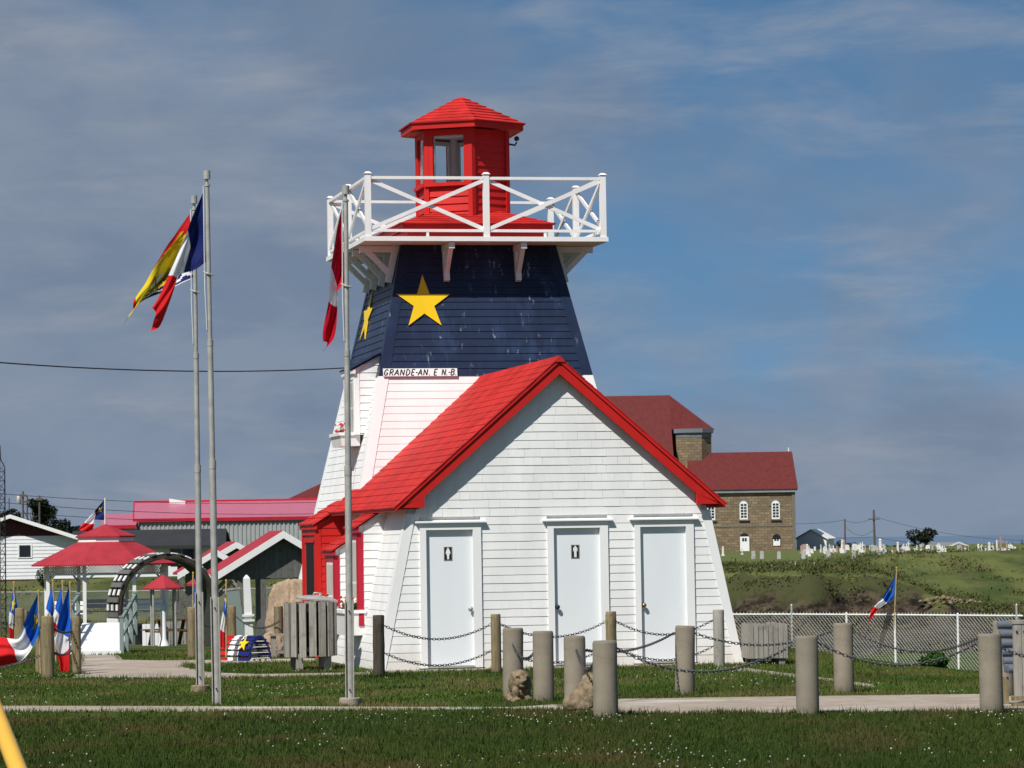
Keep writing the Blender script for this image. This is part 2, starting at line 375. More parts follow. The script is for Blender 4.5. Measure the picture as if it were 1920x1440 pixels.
# ground
def groundm():
    m, b = newmat('lawn_ground'); pos = tcoord()
    a = nz(pos, .35, 6, .6); f = nz(tcoord((1, .35, 1)), 9, 6, .65); pch = nz(tcoord((1, .5, 1)), .75, 5)
    g = mixc(ramp(f, .3, .7), (.062, .090, .022), (.030, .050, .012)); g = mixc(ramp(a, .42, .68, 0, .75), g, (.075, .088, .026)); g = mixc(ramp(pch, .55, .72, 0, .6), g, (.095, .080, .035))
    fy = nt.nodes.new('ShaderNodeNewGeometry'); fs = nt.nodes.new('ShaderNodeSeparateXYZ'); nt.links.new(fy.outputs['Position'], fs.inputs[0])
    wild = mixc(ramp(nz(tcoord((.5, .12, 1)), .5, 7, .65), .36, .62), (.040, .060, .016), (.120, .130, .040)); wild = mixc(ramp(nz(tcoord((1, .3, 1)), .33, 6, .6), .54, .68, 0, .75), wild, (.105, .088, .042))
    g = mixc(ramp(fs.outputs[1], 75, 110, 0, .9), g, wild); g = mixc(ramp(fs.outputs[1], 225, 260, 0, .8), g, (.105, .128, .040))
    geo = nt.nodes.new('ShaderNodeNewGeometry'); sp = nt.nodes.new('ShaderNodeSeparateXYZ'); nt.links.new(geo.outputs['Normal'], sp.inputs[0])
    sp2 = nt.nodes.new('ShaderNodeSeparateXYZ'); nt.links.new(geo.outputs['Position'], sp2.inputs[0])
    rk = mixc(ramp(nz(tcoord((.9, .9, 1.6)), 1.6, 9, .75), .36, .60), (.085, .064, .044), (.010, .009, .007))
    rk = mixc(ramp(mathn('ADD', sp2.outputs[2], mathn('MULTIPLY', nz(tcoord((1, 1, .3)), .7, 6, .65), 2.2)), -.15, .6, 0, .92), rk, (.052, .056, .022))
    gv = mixc(ramp(nz(tcoord((1, .4, 1)), 1.1, 8, .7), .38, .66), (.085, .072, .056), (.030, .027, .020))
    low = mathn('MULTIPLY', ramp(mathn('ADD', sp2.outputs[2], mathn('MULTIPLY', nz(pos, .4, 4), 1.2)), -1.2, -.75, 1, 0), ramp(sp2.outputs[0], 3, 6))
    low = mathn('MULTIPLY', low, ramp(sp2.outputs[1], 80, 90))
    c = mixc(low, g, gv)
    steep = ramp(mathn('ADD', sp.outputs[2], mathn('MULTIPLY', mathn('SUBTRACT', nz(pos, .8, 5), .5), .25)), .86, .95, 1, 0)
    c = mixc(steep, c, rk)
    # bare sandy patches on the bank
    dm = nz(tcoord((.5, .3, 1)), .55, 5, .6); band = mathn('MULTIPLY', ramp(sp2.outputs[1], 146, 152), ramp(sp2.outputs[1], 184, 190, 1, 0))
    c = mixc(mathn('MULTIPLY', mathn('MULTIPLY', ramp(dm, .60, .70, 0, .8), band), ramp(sp2.outputs[0], 14, 18)), c, (.20, .15, .09))
    nt.links.new(c, b.inputs['Base Color']); b.inputs['Roughness'].default_value = .95; b.inputs['Specular IOR Level'].default_value = .1
    bump(b, f, .6, .05); return m
GROUNDM = groundm()
def grassm(name, c1, c2, c3, verge=False):
    m, b = newmat(name); geo = nt.nodes.new('ShaderNodeNewGeometry')
    mp = nt.nodes.new('ShaderNodeMapping'); mp.inputs['Scale'].default_value = (1, .6, .2); nt.links.new(geo.outputs['Position'], mp.inputs[0])
    a = nz(mp.outputs[0], .8, 5); f = nz(mp.outputs[0], 7, 3); h = nz(mp.outputs[0], .33, 3)
    c = mixc(ramp(f, .35, .65), c1, c2); c = mixc(ramp(a, .46, .62, 0, .9), c, c3); c = mixc(ramp(h, .46, .62, 0, .7), c, dark(c2, .75))
    if verge:
        sp = nt.nodes.new('ShaderNodeSeparateXYZ'); nt.links.new(geo.outputs['Position'], sp.inputs[0])
        yy = mathn('ADD', sp.outputs[1], mathn('MULTIPLY', sp.outputs[0], .30))
        cv = mixc(ramp(f, .35, .65), (.055, .078, .016), (.028, .046, .010)); cv = mixc(ramp(a, .47, .62, 0, .8), cv, (.078, .064, .024)); cv = mixc(ramp(h, .44, .60, 0, .6), cv, (.030, .055, .012))
        c = mixc(ramp(mathn('ADD', sp.outputs[1], mathn('MULTIPLY', mathn('SUBTRACT', h, .5), 3)), 36.2, 38.6), cv, c)
    nt.links.new(c, b.inputs['Base Color']); b.inputs['Roughness'].default_value = .8; b.inputs['Specular IOR Level'].default_value = .06
    return m
GRASSM = grassm('grass_blades', (.086, .130, .024), (.044, .078, .013), (.125, .108, .040), True)
LEAFM = grassm('leaves', (.030, .055, .014), (.014, .028, .008), (.045, .065, .018))
LEAFDARK = grassm('evergreen_leaves', (.014, .022, .010), (.008, .014, .007), (.020, .030, .012))
SHRUBM = grassm('shrub_leaves', (.035, .085, .014), (.020, .050, .010), (.05, .10, .02))
BARK = solid('bark', (.06, .048, .038), .95, 0, .2, 8)
CLOVER = solid('clover_white', (.52, .52, .44), .8, 0, .1, 3, 0)
FLRED = solid('geranium_red', (.55, .012, .015), .6, 0, .2, 30, 0); FLWHITE = solid('geranium_white', (.75, .70, .62), .6, 0, .1, 30, 0)
def seam():
    m, b = newmat('sea_water'); b.inputs['Base Color'].default_value = (.10, .15, .22, 1); b.inputs['Roughness'].default_value = .6
    bump(b, nz(tcoord((.02, .02, .02)), 3, 6), .4, 2); return m
SEAM = seam()

# ------------------------------------------------------------------ terrain, sea, paths
def frange(a, b, s):
    r = []; x = a
    while x < b-1e-6: r.append(x); x += s
    return r
xs = [-900, -500, -300, -200, -130, -90, -60, -44]+frange(-32, -14, 1.5)+frange(-14, 12, .8)+frange(12, 34, .7)+[36, 40, 46, 56, 75, 100, 140, 200, 300, 500, 900]
ys = [4, 12, 20]+frange(26, 84, 1)+frange(84, 140, 1.2)+frange(140, 160, .45)+frange(160, 200, 1)+frange(200, 440, 8)+frange(440, 780, 20)+[800, 900, 1000, 1100, 1200, 1300, 1400]
V = [(x, y, ground(x, y)) for y in ys for x in xs]; nx = len(xs)
Fq = [(j*nx+i, j*nx+i+1, (j+1)*nx+i+1, (j+1)*nx+i) for j in range(len(ys)-1) for i in range(nx-1)]
g = MB(); g.add(V, Fq); go = g.build('ground', GROUNDM, smooth=True, fix=False); tag(go, kind='structure')
s = MB(); s.add([(-30000, 560, -10), (30000, 560, -10), (30000, 45000, -10), (-30000, 45000, -10)], [(0, 1, 2, 3)]); tag(s.build('sea', SEAM), kind='structure')
PATHS = []
def flat(u, v):
    d = fw + rt*((u-960)/F) - up*((v-720)/F); return CAM+d*(-EYE/d.z)
def path(name, px, top=.012):
    pts = [flat(*p) for p in px] if len(px[0]) == 2 else [Vector(p) for p in px]
    PATHS.append([(p.x, p.y) for p in pts])
    b = MB(); b.prism([(p.x, p.y, -.12) for p in pts], (0, 0, .12+top)); o = b.build(name, PATHM); tag(o, kind='structure')
    bm = bmesh.new(); bm.from_mesh(o.data); bmesh.ops.triangulate(bm, faces=bm.faces); bm.to_mesh(o.data); bm.free(); return o
path('garden_path', [(-80, 1336), (0, 1335), (450, 1334), (720, 1332), (960, 1329.5), (1060, 1331), (1165, 1338), (1400, 1337), (1920, 1334), (2040, 1334), (2040, 1301), (1920, 1302), (1500, 1307), (1165, 1312), (1080, 1320), (960, 1327.5), (720, 1327), (450, 1326), (0, 1325), (-80, 1325)])
path('paved_walk', [(136, 1271), (385, 1272), (480, 1270), (705, 1265), (705, 1261.5), (480, 1265), (400, 1262), (345, 1252), (352, 1246), (420, 1244), (600, 1241), (600, 1235), (420, 1238), (300, 1239.5), (232, 1238), (221, 1229), (150, 1229)], .010)

# ------------------------------------------------------------------ lighthouse with washroom annex (local frame: x along the front, y to the back)
TH = math.radians(12)
O = P(1046, 1252, 50); O.z = 0
LH = thing('lighthouse', 'navy, white and red wooden lighthouse with white gallery and three-door gabled annex', 'lighthouse', O, TH)
e1 = Vector((math.cos(TH), math.sin(TH), 0)); e2 = Vector((-math.sin(TH), math.cos(TH), 0))
def LW(x, y, z): return O+e1*x+e2*y+Vector((0, 0, z))
path('washroom_apron', [tuple(LW(-2.9, -.52, 0)), tuple(LW(3.3, -.52, 0)), tuple(LW(3.3, .1, 0)), tuple(LW(-2.9, .1, 0))], .016)
path('side_walk', [(1384, 1251.5), (1440, 1259), (1560, 1274), (1640, 1285), (1640, 1290), (1560, 1278.5), (1430, 1263.5), (1384, 1258)], .011)
TX, TY = .15, 7.37
def hw(z): return 2.76-.22*z
ZB = 4.55; ZT = 6.76
FACES = {'f': ((0, -1), (1, 0)), 'l': ((-1, 0), (0, -1)), 'r': ((1, 0), (0, 1)), 'b': ((0, 1), (-1, 0))}
def FP(face, a, z, off):   # point on a tower face: a along the face, off outwards
    n, t = FACES[face]; h = hw(z)+off
    return (TX+n[0]*h+t[0]*a, TY+n[1]*h+t[1]*a, z)
b = MB()
for z0, z1, mi in ((-.1, ZB, 0), (ZB, ZT, 1)):
    h0, h1 = hw(z0), hw(z1)
    b.hexa([(TX-h0, TY-h0, z0), (TX+h0, TY-h0, z0), (TX+h0, TY+h0, z0), (TX-h0, TY+h0, z0), (TX-h1, TY-h1, z1), (TX+h1, TY-h1, z1), (TX+h1, TY+h1, z1), (TX-h1, TY+h1, z1)], mi)
tower = b.build('tower_wall', [WHITE, NAVY], LH)
CB = .15; EXPO = .1225
for face in 'flrb':
    z = .02 if face != 'f' else 2.28
    # keep a course joint exactly at the colour change
    z = ZB-EXPO*round((ZB-z)/EXPO)
    while z < ZT-.03:
        zt = min(z+EXPO+.012, ZT)
        segs = [(-1, 1)]
        if face == 'f' and random.random() < .5: c_ = random.uniform(-.6, .6); segs = [(-1, c_), (c_, 1)]
        for sa, sb in segs:
            w0 = hw(z)-CB; w1 = hw(zt)-CB; e_ = .0015 if len(segs) > 1 else 0
            jit = random.uniform(-.002, .002); thk = .0105 if z < ZB-.02 else .0165
            a0, a1 = sa*w0+(e_ if sa > -1 else 0), sb*w0-(e_ if sb < 1 else 0); c0, c1 = sa*w1+(e_ if sa > -1 else 0), sb*w1-(e_ if sb < 1 else 0)
            m = MB(); m.hexa([FP(face, a0, z+jit, .001), FP(face, a1, z+jit, .001), FP(face, a1, z+jit, thk), FP(face, a0, z+jit, thk),
                              FP(face, c0, zt, -.004), FP(face, c1, zt, -.004), FP(face, c1, zt, .004), FP(face, c0, zt, .004)])
            m.build('siding_board', WHITE if z < ZB-.02 else NAVY, tower)
        z += EXPO
for face in 'flrb':
    for sg in (-1, 1):
        m = MB()
        ext = .0195 if face in 'fb' else 0
        for z0, z1, mi in ((0, ZB, 0), (ZB, ZT, 1)):
            p = []
            for z in (z0, z1):
                a0 = sg*(hw(z)+ext); a1 = sg*(hw(z)-CB)
                p += [FP(face, a0, z, -.01), FP(face, a1, z, -.01), FP(face, a1, z, .0185), FP(face, a0, z, .0185)]
            m.hexa(p, mi)
        m.build('corner_board', [WHITE2, NAVY], tower)
def starpts(R, r=None, rot=0):
    r = r or R*.382
    return [((R if k % 2 == 0 else r)*math.sin(PI*k/5+rot), (R if k % 2 == 0 else r)*math.cos(PI*k/5+rot)) for k in range(10)]
for face, a0, z0 in (('f', -.975, 5.755), ('l', -.70, 5.66)):
    m = MB(); pts = [FP(face, a0+px_, z0+pz, .022) for px_, pz in starpts(.465)]
    n_ = FACES[face][0]; m.prism(pts, (n_[0]*.014, n_[1]*.014, .003)); m.build('star', YELLOW, tower)
# name board with its worn lettering
m = MB(); zb = 4.545; m.hexa([FP('f', -1.71, zb, .03), FP('f', -.49, zb, .03), FP('f', -.49, zb, .055), FP('f', -1.71, zb, .055), FP('f', -1.71, zb+.128, .03), FP('f', -.49, zb+.128, .03), FP('f', -.49, zb+.128, .055), FP('f', -1.71, zb+.128, .055)])
nameb = m.build('name_board', WHITE2, LH)
GL = {'G': [[(.9, .8), (.62, 1), (.3, .93), (.08, .6), (.1, .2), (.4, 0), (.78, .1), (.85, .42), (.5, .42)]], 'R': [[(.1, 0), (.1, 1), (.6, 1), (.84, .78), (.6, .52), (.1, .5)], [(.4, .5), (.88, 0)]],
      'A': [[(0, 0), (.5, 1), (.95, 0)], [(.2, .36), (.78, .36)]], 'N': [[(.08, 0), (.08, 1), (.85, 0), (.85, 1)]], 'D': [[(.1, 0), (.1, 1), (.5, 1), (.88, .7), (.88, .3), (.5, 0), (.1, 0)]],
      'E': [[(.85, 1), (.1, 1), (.1, 0), (.85, 0)], [(.1, .5), (.7, .5)]], '-': [[(.0, .46), (1, .46)]], '.': [[(.1, .03), (.9, .03)]],
      'B': [[(.1, 0), (.1, 1), (.58, 1), (.82, .78), (.58, .54), (.1, .53)], [(.58, .54), (.88, .28), (.6, 0), (.1, 0)]]}
m = MB(); bw = 1.22
for ch, xa, xb in (('G', 175, 240), ('R', 262, 328), ('A', 343, 412), ('N', 432, 500), ('D', 524, 588), ('E', 610, 668), ('-', 680, 708), ('A', 720, 786), ('N', 806, 872), ('.', 896, 914), ('E', 972, 1030), ('N', 1100, 1162), ('.', 1176, 1190), ('-', 1205, 1230), ('B', 1243, 1308), ('.', 1320, 1334)):
    for line in GL[ch]:
        pts_ = []
        for gx, gy in line:
            sx = lerp(xa, xb, gx)+(gy-.5)*22; pts_.append(Vector(FP('f', -1.71+(sx-158)/1187*bw, zb+.016+gy*.096, .0575)))
        for p_, q_ in zip(pts_, pts_[1:]): m.bar(p_, q_, .003, .0165, (1, 0, .01) if abs((q_-p_).z) > abs((q_-p_).x) else (0, 0, 1))
for k_ in range(len(m.v)): pass
m.build('lettering', BLACK, nameb)

# gallery
dk = MB(); GZ = 6.80; GH = 2.02
dk.box((TX-GH, TY-GH, GZ-.075), (TX+GH, TY+GH, GZ))
gal = dk.build('gallery_deck', GALLERY, LH)
for k in range(-1, 2):      # joists under the deck
    m = MB(); m.box((TX+k*.95-.04, TY-GH+.75, GZ-.165), (TX+k*.95+.04, TY+GH-.06, GZ-.077)); m.build('joist', GALLERY, gal)
m = MB()
for a, b_ in (((-1, -1), (1, -1)), ((1, -1), (1, 1)), ((1, 1), (-1, 1)), ((-1, 1), (-1, -1))):
    pass
posts = [(-1, -1), (0, -1), (1, -1), (1, 0), (1, 1), (0, 1), (-1, 1), (-1, 0)]
PR = GH-.07; RT = 7.79
def pp(i, z, out=0): x, y = posts[i % 8]; return Vector((TX+x*(PR+out), TY+y*(PR+out), z))
for i in range(8):
    p = pp(i, 0); m = MB(); m.box((p.x-.047, p.y-.047, GZ+.001), (p.x+.047, p.y+.047, RT+.03)); m.hexa([(p.x-.064, p.y-.064, RT+.03), (p.x+.064, p.y-.064, RT+.03), (p.x+.064, p.y+.064, RT+.03), (p.x-.064, p.y+.064, RT+.03), (p.x-.03, p.y-.03, RT+.062), (p.x+.03, p.y-.03, RT+.062), (p.x+.03, p.y+.03, RT+.062), (p.x-.03, p.y+.03, RT+.062)])
    m.build('railing_post', GALLERY, gal)
for i in range(8):
    a = pp(i, 0); b_ = pp(i+1, 0); d = (b_-a).normalized(); nrm = Vector((d.y, -d.x, 0))
    a2 = a+d*.053; b2 = b_-d*.053; up_ = Vector((0, 0, 1))
    MB().bar(a2+up_*(RT-.035), b2+up_*(RT-.03), .07, .046).build('top_rail', GALLERY, gal)
    MB().bar(a2+up_*(GZ+.10), b2+up_*(GZ+.10), .05, .042).build('bottom_rail', GALLERY, gal)
    mid = (a+b_)/2; MB().box((mid.x-.02, mid.y-.02, GZ+.001), (mid.x+.02, mid.y+.02, GZ+.074)).build('rail_block', GALLERY, gal)
    MB().bar(a2+up_*(GZ+.135)+nrm*.017, b2+up_*(RT-.075)+nrm*.017, .032, .062).build('cross_brace', GALLERY, gal)
    MB().bar(a2+up_*(RT-.075)-nrm*.017, b2+up_*(GZ+.135)-nrm*.017, .032, .062).build('cross_brace', GALLERY, gal)
def bracket(face, a):
    zt = GZ-.08; zl = 6.12; wd = .09
    m = MB()
    n_, t_ = FACES[face]
    def pt(o, z, s_): return (TX+n_[0]*o+t_[0]*(a+s_), TY+n_[1]*o+t_[1]*(a+s_), z)
    def strut(o0, z0, o1, z1, th, w_=wd):
        d = Vector((o1-o0, z1-z0)).normalized(); q = Vector((-d.y, d.x))*th/2
        c4 = [(o0-q.x, z0-q.y), (o0+q.x, z0+q.y), (o1+q.x, z1+q.y), (o1-q.x, z1-q.y)]
        m.add([pt(o, z, -w_/2) for o, z in c4]+[pt(o, z, w_/2) for o, z in c4], [(0, 1, 2, 3), (7, 6, 5, 4), (0, 4, 5, 1), (1, 5, 6, 2), (2, 6, 7, 3), (3, 7, 4, 0)])
    strut(hw(zl)+.075, zl, hw(zt)+.075, zt, .10)
    strut(hw(zt)+.02, zt-.055, GH-.06, zt-.055, .10, wd+.006)
    strut(hw(zl+.14)+.10, zl+.16, GH-.17, zt-.07, .085, wd-.014)
    m.build('bracket', GALLERY, gal)
for face, aa in (('f', (-.58, .62)), ('l', (-1.12, -.40, .40, 1.12)), ('r', (-1.12, -.35, .45, 1.12)), ('b', (-.6, .6))):
    for a in aa: bracket(face, a)
# red hip skirt on the gallery
def hiprows(bx, z0, z1, r0, r1, n, name, mat, parent, sides=4, rot=0, th=.016, c=(0, 0)):
    sk = []
    for k in range(n):
        ta = k/n; tb = min(1, (k+1.12)/n)
        ra, rb = lerp(r0, r1, ta), lerp(r0, r1, tb); za, zb_ = lerp(z0, z1, ta), lerp(z0, z1, tb)
        for j in range(sides):
            a0 = rot+2*PI*(j-.5)/sides; a1 = rot+2*PI*(j+.5)/sides
            f_ = lambda r, a, z: (c[0]+r*math.cos(a), c[1]+r*math.sin(a), z)
            m = MB(); m.hexa([f_(ra, a0, za), f_(ra, a1, za), f_(rb, a1, zb_), f_(rb, a0, zb_), f_(ra+.006, a0, za+th), f_(ra+.006, a1, za+th), f_(rb, a1, zb_+.004), f_(rb, a0, zb_+.004)])
            m.build(name, mat, parent)
q2 = math.sqrt(2)
m = MB(); m.box((TX-1.17, TY-1.17, GZ+.001), (TX+1.17, TY+1.17, 7.0)); sk = m.build('lantern_base', RED, LH)
for sgn, ax in ((-1, 0), (1, 0), (-1, 1), (1, 1)):
    m = MB(); h_ = 1.25
    if ax == 0: m.box((TX+sgn*h_-.012, TY-h_+.012, 6.985), (TX+sgn*h_+.012, TY+h_-.012, 7.085))
    else: m.box((TX-h_-.012, TY+sgn*h_-.012, 6.985), (TX+h_+.012, TY+sgn*h_+.012, 7.085))
    m.build('fascia_board', RED, sk)
m = MB(); a_ = 1.30; i_ = .55
m.hexa([(TX-a_+.06, TY-a_+.06, 7.06), (TX+a_-.06, TY-a_+.06, 7.06), (TX+a_-.06, TY+a_-.06, 7.06), (TX-a_+.06, TY+a_-.06, 7.06), (TX-i_, TY-i_, 7.34), (TX+i_, TY-i_, 7.34), (TX+i_, TY+i_, 7.34), (TX-i_, TY+i_, 7.34)])
m.build('base_roof', REDROOF, sk)
hiprows(None, 7.065, 7.36, 1.30*q2, .55*q2, 6, 'roof_course', REDROOF, sk, 4, 0 if False else 0, .018, (TX, TY)) if False else None
for k in range(6):
    for j in range(4):
        ta, tb = k/6, (k+1.1)/6; ra, rb = lerp(1.31, .50, ta), lerp(1.31, .50, tb); za, zb_ = lerp(7.075, 7.36, ta), lerp(7.075, 7.36, tb)
        f_ = lambda r, s_, z: [(TX+s_*r, TY-r, z), (TX+r, TY+s_*r, z), (TX-s_*r, TY+r, z), (TX-r, TY-s_*r, z)][j]
        m = MB(); m.hexa([f_(ra, -1, za), f_(ra, 1, za), f_(rb, 1, zb_), f_(rb, -1, zb_), f_(ra+.006, -1, za+.017), f_(ra+.006, 1, za+.017), f_(rb, 1, zb_+.004), f_(rb, -1, zb_+.004)]); m.build('roof_course', REDROOF, sk)
# hexagonal lantern room, a corner to the front
LR = .84; LZ0 = 7.10; LZS = 7.80; LZ1 = 8.72
def hv(k, r, z): a = -PI/2+k*PI/3; return Vector((TX+r*math.cos(a), TY+r*math.sin(a), z))
lan = MB()
lan.add([hv(k, LR-.05, LZ0) for k in range(6)]+[hv(k, LR-.05, LZS-.03) for k in range(6)], [tuple(range(5, -1, -1)), tuple(range(6, 12))]+[(k, (k+1) % 6, 6+(k+1) % 6, 6+k) for k in range(6)])
lantern = lan.build('lantern_room', RED, LH)
WIN = {5: 1, 4: 1, 2: 1, 1: 0, 3: 1, 0: 0}     # wall k runs from corner k to k+1; walls 0 and 1 are boarded
for k in range(6):
    A, B = hv(k, LR, 0), hv(k+1, LR, 0); d = (B-A).normalized(); n_ = Vector((d.y, -d.x, 0)); Lk = (B-A).length
    def q(t, z, o=0): return tuple(A+d*t+n_*o+Vector((0, 0, z)))
    def slab(t0, t1, z0, z1, o0, o1, name, mat, par=lantern):
        m = MB(); m.hexa([q(t0, z0, o0), q(t1, z0, o0), q(t1, z0, o1), q(t0, z0, o1), q(t0, z1, o0), q(t1, z1, o0), q(t1, z1, o1), q(t0, z1, o1)]); return m.build(name, mat, par)
    top = LZS-.03 if WIN[k] else LZ1
    if not WIN[k]: slab(.03, Lk-.03, LZS-.03, LZ1, -.10, -.056, 'wall_panel', RED); slab(.06, Lk-.06, LZS-.02, LZ1-.01, -.118, -.102, 'inner_lining', WHITE2)
    z = LZ0
    while z < top-.02:
        zt = min(z+.128, top)
        m = MB(); m.hexa([q(.075, z, -.055), q(Lk-.075, z, -.055), q(Lk-.075, z, -.018), q(.075, z, -.018), q(.075, zt, -.055), q(Lk-.075, zt, -.055), q(Lk-.075, zt, -.040), q(.075, zt, -.040)]); m.build('siding_board', RED, lantern); z += .125
    slab(0, .075, LZ0, LZ1, -.05, 0, 'corner_board', RED); slab(Lk-.075, Lk, LZ0, LZ1, -.05, .001, 'corner_board', RED)
    if WIN[k]:
        slab(.005, Lk-.005, LZS-.03, LZS+.03, -.09, .035, 'window_sill', RED)
        slab(.075, .15, LZS+.03, LZ1, -.06, -.006, 'window_jamb', RED); slab(Lk-.15, Lk-.075, LZS+.03, LZ1, -.06, -.006, 'window_jamb', RED)
        slab(.15, Lk-.15, LZ1-.10, LZ1, -.06, -.006, 'window_head', RED)
        slab(.15, Lk-.15, LZS+.03, LZ1-.10, -.045, -.041, 'pane', GLASS)
        for t0, t1 in ((.13, .165), (Lk-.165, Lk-.13)): slab(t0, t1, LZS+.03, LZ1-.10, -.10, -.062, 'inner_frame', WHITE2)
        slab(.13, Lk-.13, LZ1-.14, LZ1-.07, -.10, -.062, 'inner_frame', WHITE2)
for k in range(6):
    p_ = hv(k, LR-.155, 0); m = MB(); m.tube([(p_.x, p_.y, LZS-.02), (p_.x, p_.y, LZ1-.03)], .062, 8); m.build('inner_post', WHITE2, lantern)
m = MB(); m.add([hv(k, LR-.12, LZ1-.03) for k in range(6)]+[hv(k, LR-.12, LZ1-.012) for k in range(6)], [tuple(range(5, -1, -1)), tuple(range(6, 12))]+[(k, (k+1) % 6, 6+(k+1) % 6, 6+k) for k in range(6)]); m.build('ceiling', WHITE2, lantern)
m = MB(); m.lathe([(.13, LZS-.02), (.13, LZS+.1), (.06, LZS+.14), (.06, LZS+.28), (.10, LZS+.30), (.10, LZS+.52), (.04, LZS+.58)], (TX+.30, TY+.1, 0), 12); m.build('beacon_lamp', WHITE2, lantern, True)
ER = 1.09
m = MB(); m.add([hv(k, ER-.02, LZ1-.0) for k in range(6)]+[hv(k, LR-.1, LZ1+.09) for k in range(6)]+[hv(k, ER-.02, LZ1+.10) for k in range(6)],
      [(k, (k+1) % 6, 6+(k+1) % 6, 6+k) for k in range(6)]+[tuple(range(6, 12))]+[(k, 12+k, 12+(k+1) % 6, (k+1) % 6) for k in range(6)]); lroof = m.build('lantern_roof', RED, LH)
for k in range(6):
    A, B = hv(k, ER, LZ1-.005), hv(k+1, ER, LZ1-.005); i1, i2 = hv(k, ER-.03, LZ1-.005), hv(k+1, ER-.03, LZ1-.005); dz = Vector((0, 0, .10))
    m = MB(); m.hexa([A, B, i2, i1, A+dz, B+dz, i2+dz, i1+dz]); m.build('fascia_board', RED, lroof)
NR = 8; ZA = LZ1+.095; ZP = 9.33
for k in range(6):
    for r_ in range(NR):
        ta, tb = r_/NR, min(1, (r_+1.12)/NR); ra, rb = lerp(ER+.035, .03, ta), lerp(ER+.035, .03, tb); za, zb_ = lerp(ZA, ZP, ta), lerp(ZA, ZP, tb)
        m = MB(); m.hexa([hv(k, ra, za-.004), hv(k+1, ra, za-.004), hv(k+1, rb, zb_-.004), hv(k, rb, zb_-.004), hv(k, ra+.008, za+.02), hv(k+1, ra+.008, za+.02), hv(k+1, rb, zb_+.006), hv(k, rb, zb_+.006)])
        m.build('roof_course', REDROOF, lroof)
m = MB(); m.add([hv(k, .10, ZP-.045) for k in range(6)]+[(TX, TY, ZP+.02)], [(k, (k+1) % 6, 6) for k in range(6)]); m.build('roof_cap', paint('worn_cap', (.62, .10, .10), .5, .3, .3, dirt=(.75, .7, .7)), lroof)
# floodlight on the lantern's right side
fp = hv(1, LR, 8.50)
m = MB(); m.tube([fp, fp+Vector((.09, -.03, -.02)), fp+Vector((.12, -.03, .03))], .016, 8); m.ico(fp+Vector((.12, -.035, .09)), .045, 2); m.build('floodlight', DARKMETAL, lantern, True)

# ---------------- annex
CX = .05
def ah(z): return 2.735-.21*z
RIDGE = 4.53; SL = .871
m = MB(); prof = [(CX-ah(-.1), -.1), (CX+ah(-.1), -.1), (CX+2.26, 2.26), (CX+2.2, 2.44), (CX, 4.36), (CX-2.2, 2.44), (CX-2.26, 2.26)]
m.prism([(x, 0, z) for x, z in prof], (0, 5.3, 0)); annex = m.build('annex_wall', WHITE, LH)
DOORS = [(-2.035, -1.129, -1.942, -1.250), (-.141, .770, -.046, .650), (1.169, 2.070, 1.257, 1.952)]
def free_segments(z, zt):
    lim0 = min(ah(z)-.115, 9) if z < 2.28 else min(2.28, (4.37-z)/SL)
    lim1 = min(ah(zt)-.115, 9) if z < 2.28 else min(2.28, (4.37-zt)/SL)
    if z >= 2.28: lim1 = min(lim1, lim0); lim1 = max(lim1, .01)
    segs = [(-lim0, lim0, -lim1, lim1)]
    if z < 2.13:
        out = []; x = CX-lim0; xt = CX-lim1
        for f0, f1, _, _ in DOORS:
            out.append((x, f0, xt, f0)); x = f1; xt = f1
        out.append((x, CX+lim0, xt, CX+lim1)); return out
    return [(CX+a, CX+b_, CX+c_, CX+d_) for a, b_, c_, d_ in segs]
FUR = .042
z = .015
while z < 4.30:
    zt = min(z+EXPO+.012, 4.36)
    for (a, b_, c_, d_) in free_segments(z, zt):
        L_ = b_-a
        if L_ < .02: continue
        cuts = [0.]
        wmin, wmax = (.14, .40) if z > 2.1 else (.30, .62)
        while True:
            nx_ = cuts[-1]+random.uniform(wmin, wmax)
            if nx_ > L_-wmin*.6: break
            cuts.append(nx_)
        cuts.append(L_)
        for i, (p0, p1) in enumerate(zip(cuts, cuts[1:])):
            jz = random.uniform(-.002, .002); th = random.uniform(.0075, .0105)
            g_ = random.choice((.0006, .0010, .0016)) if z > 2.1 else .0006
            x0 = a+p0+(g_ if i else 0); x1 = a+p1-(g_ if i < len(cuts)-2 else 0)
            x0t = max(x0, c_); x1t = min(x1, d_)
            if i == 0: x0t = c_
            if i == len(cuts)-2: x1t = d_
            x1t = max(x1t, x0t+.002)
            m = MB(); m.hexa([(x0, .001, z+jz), (x0, -FUR-th, z+jz), (x1, -FUR-th, z+jz), (x1, .001, z+jz), (x0t, .001, zt-.0125), (x0t, -FUR-.0015, zt), (x1t, -FUR-.0015, zt), (x1t, .001, zt-.0125)])
            m.build('shingle', WHITE, annex)
    z += EXPO
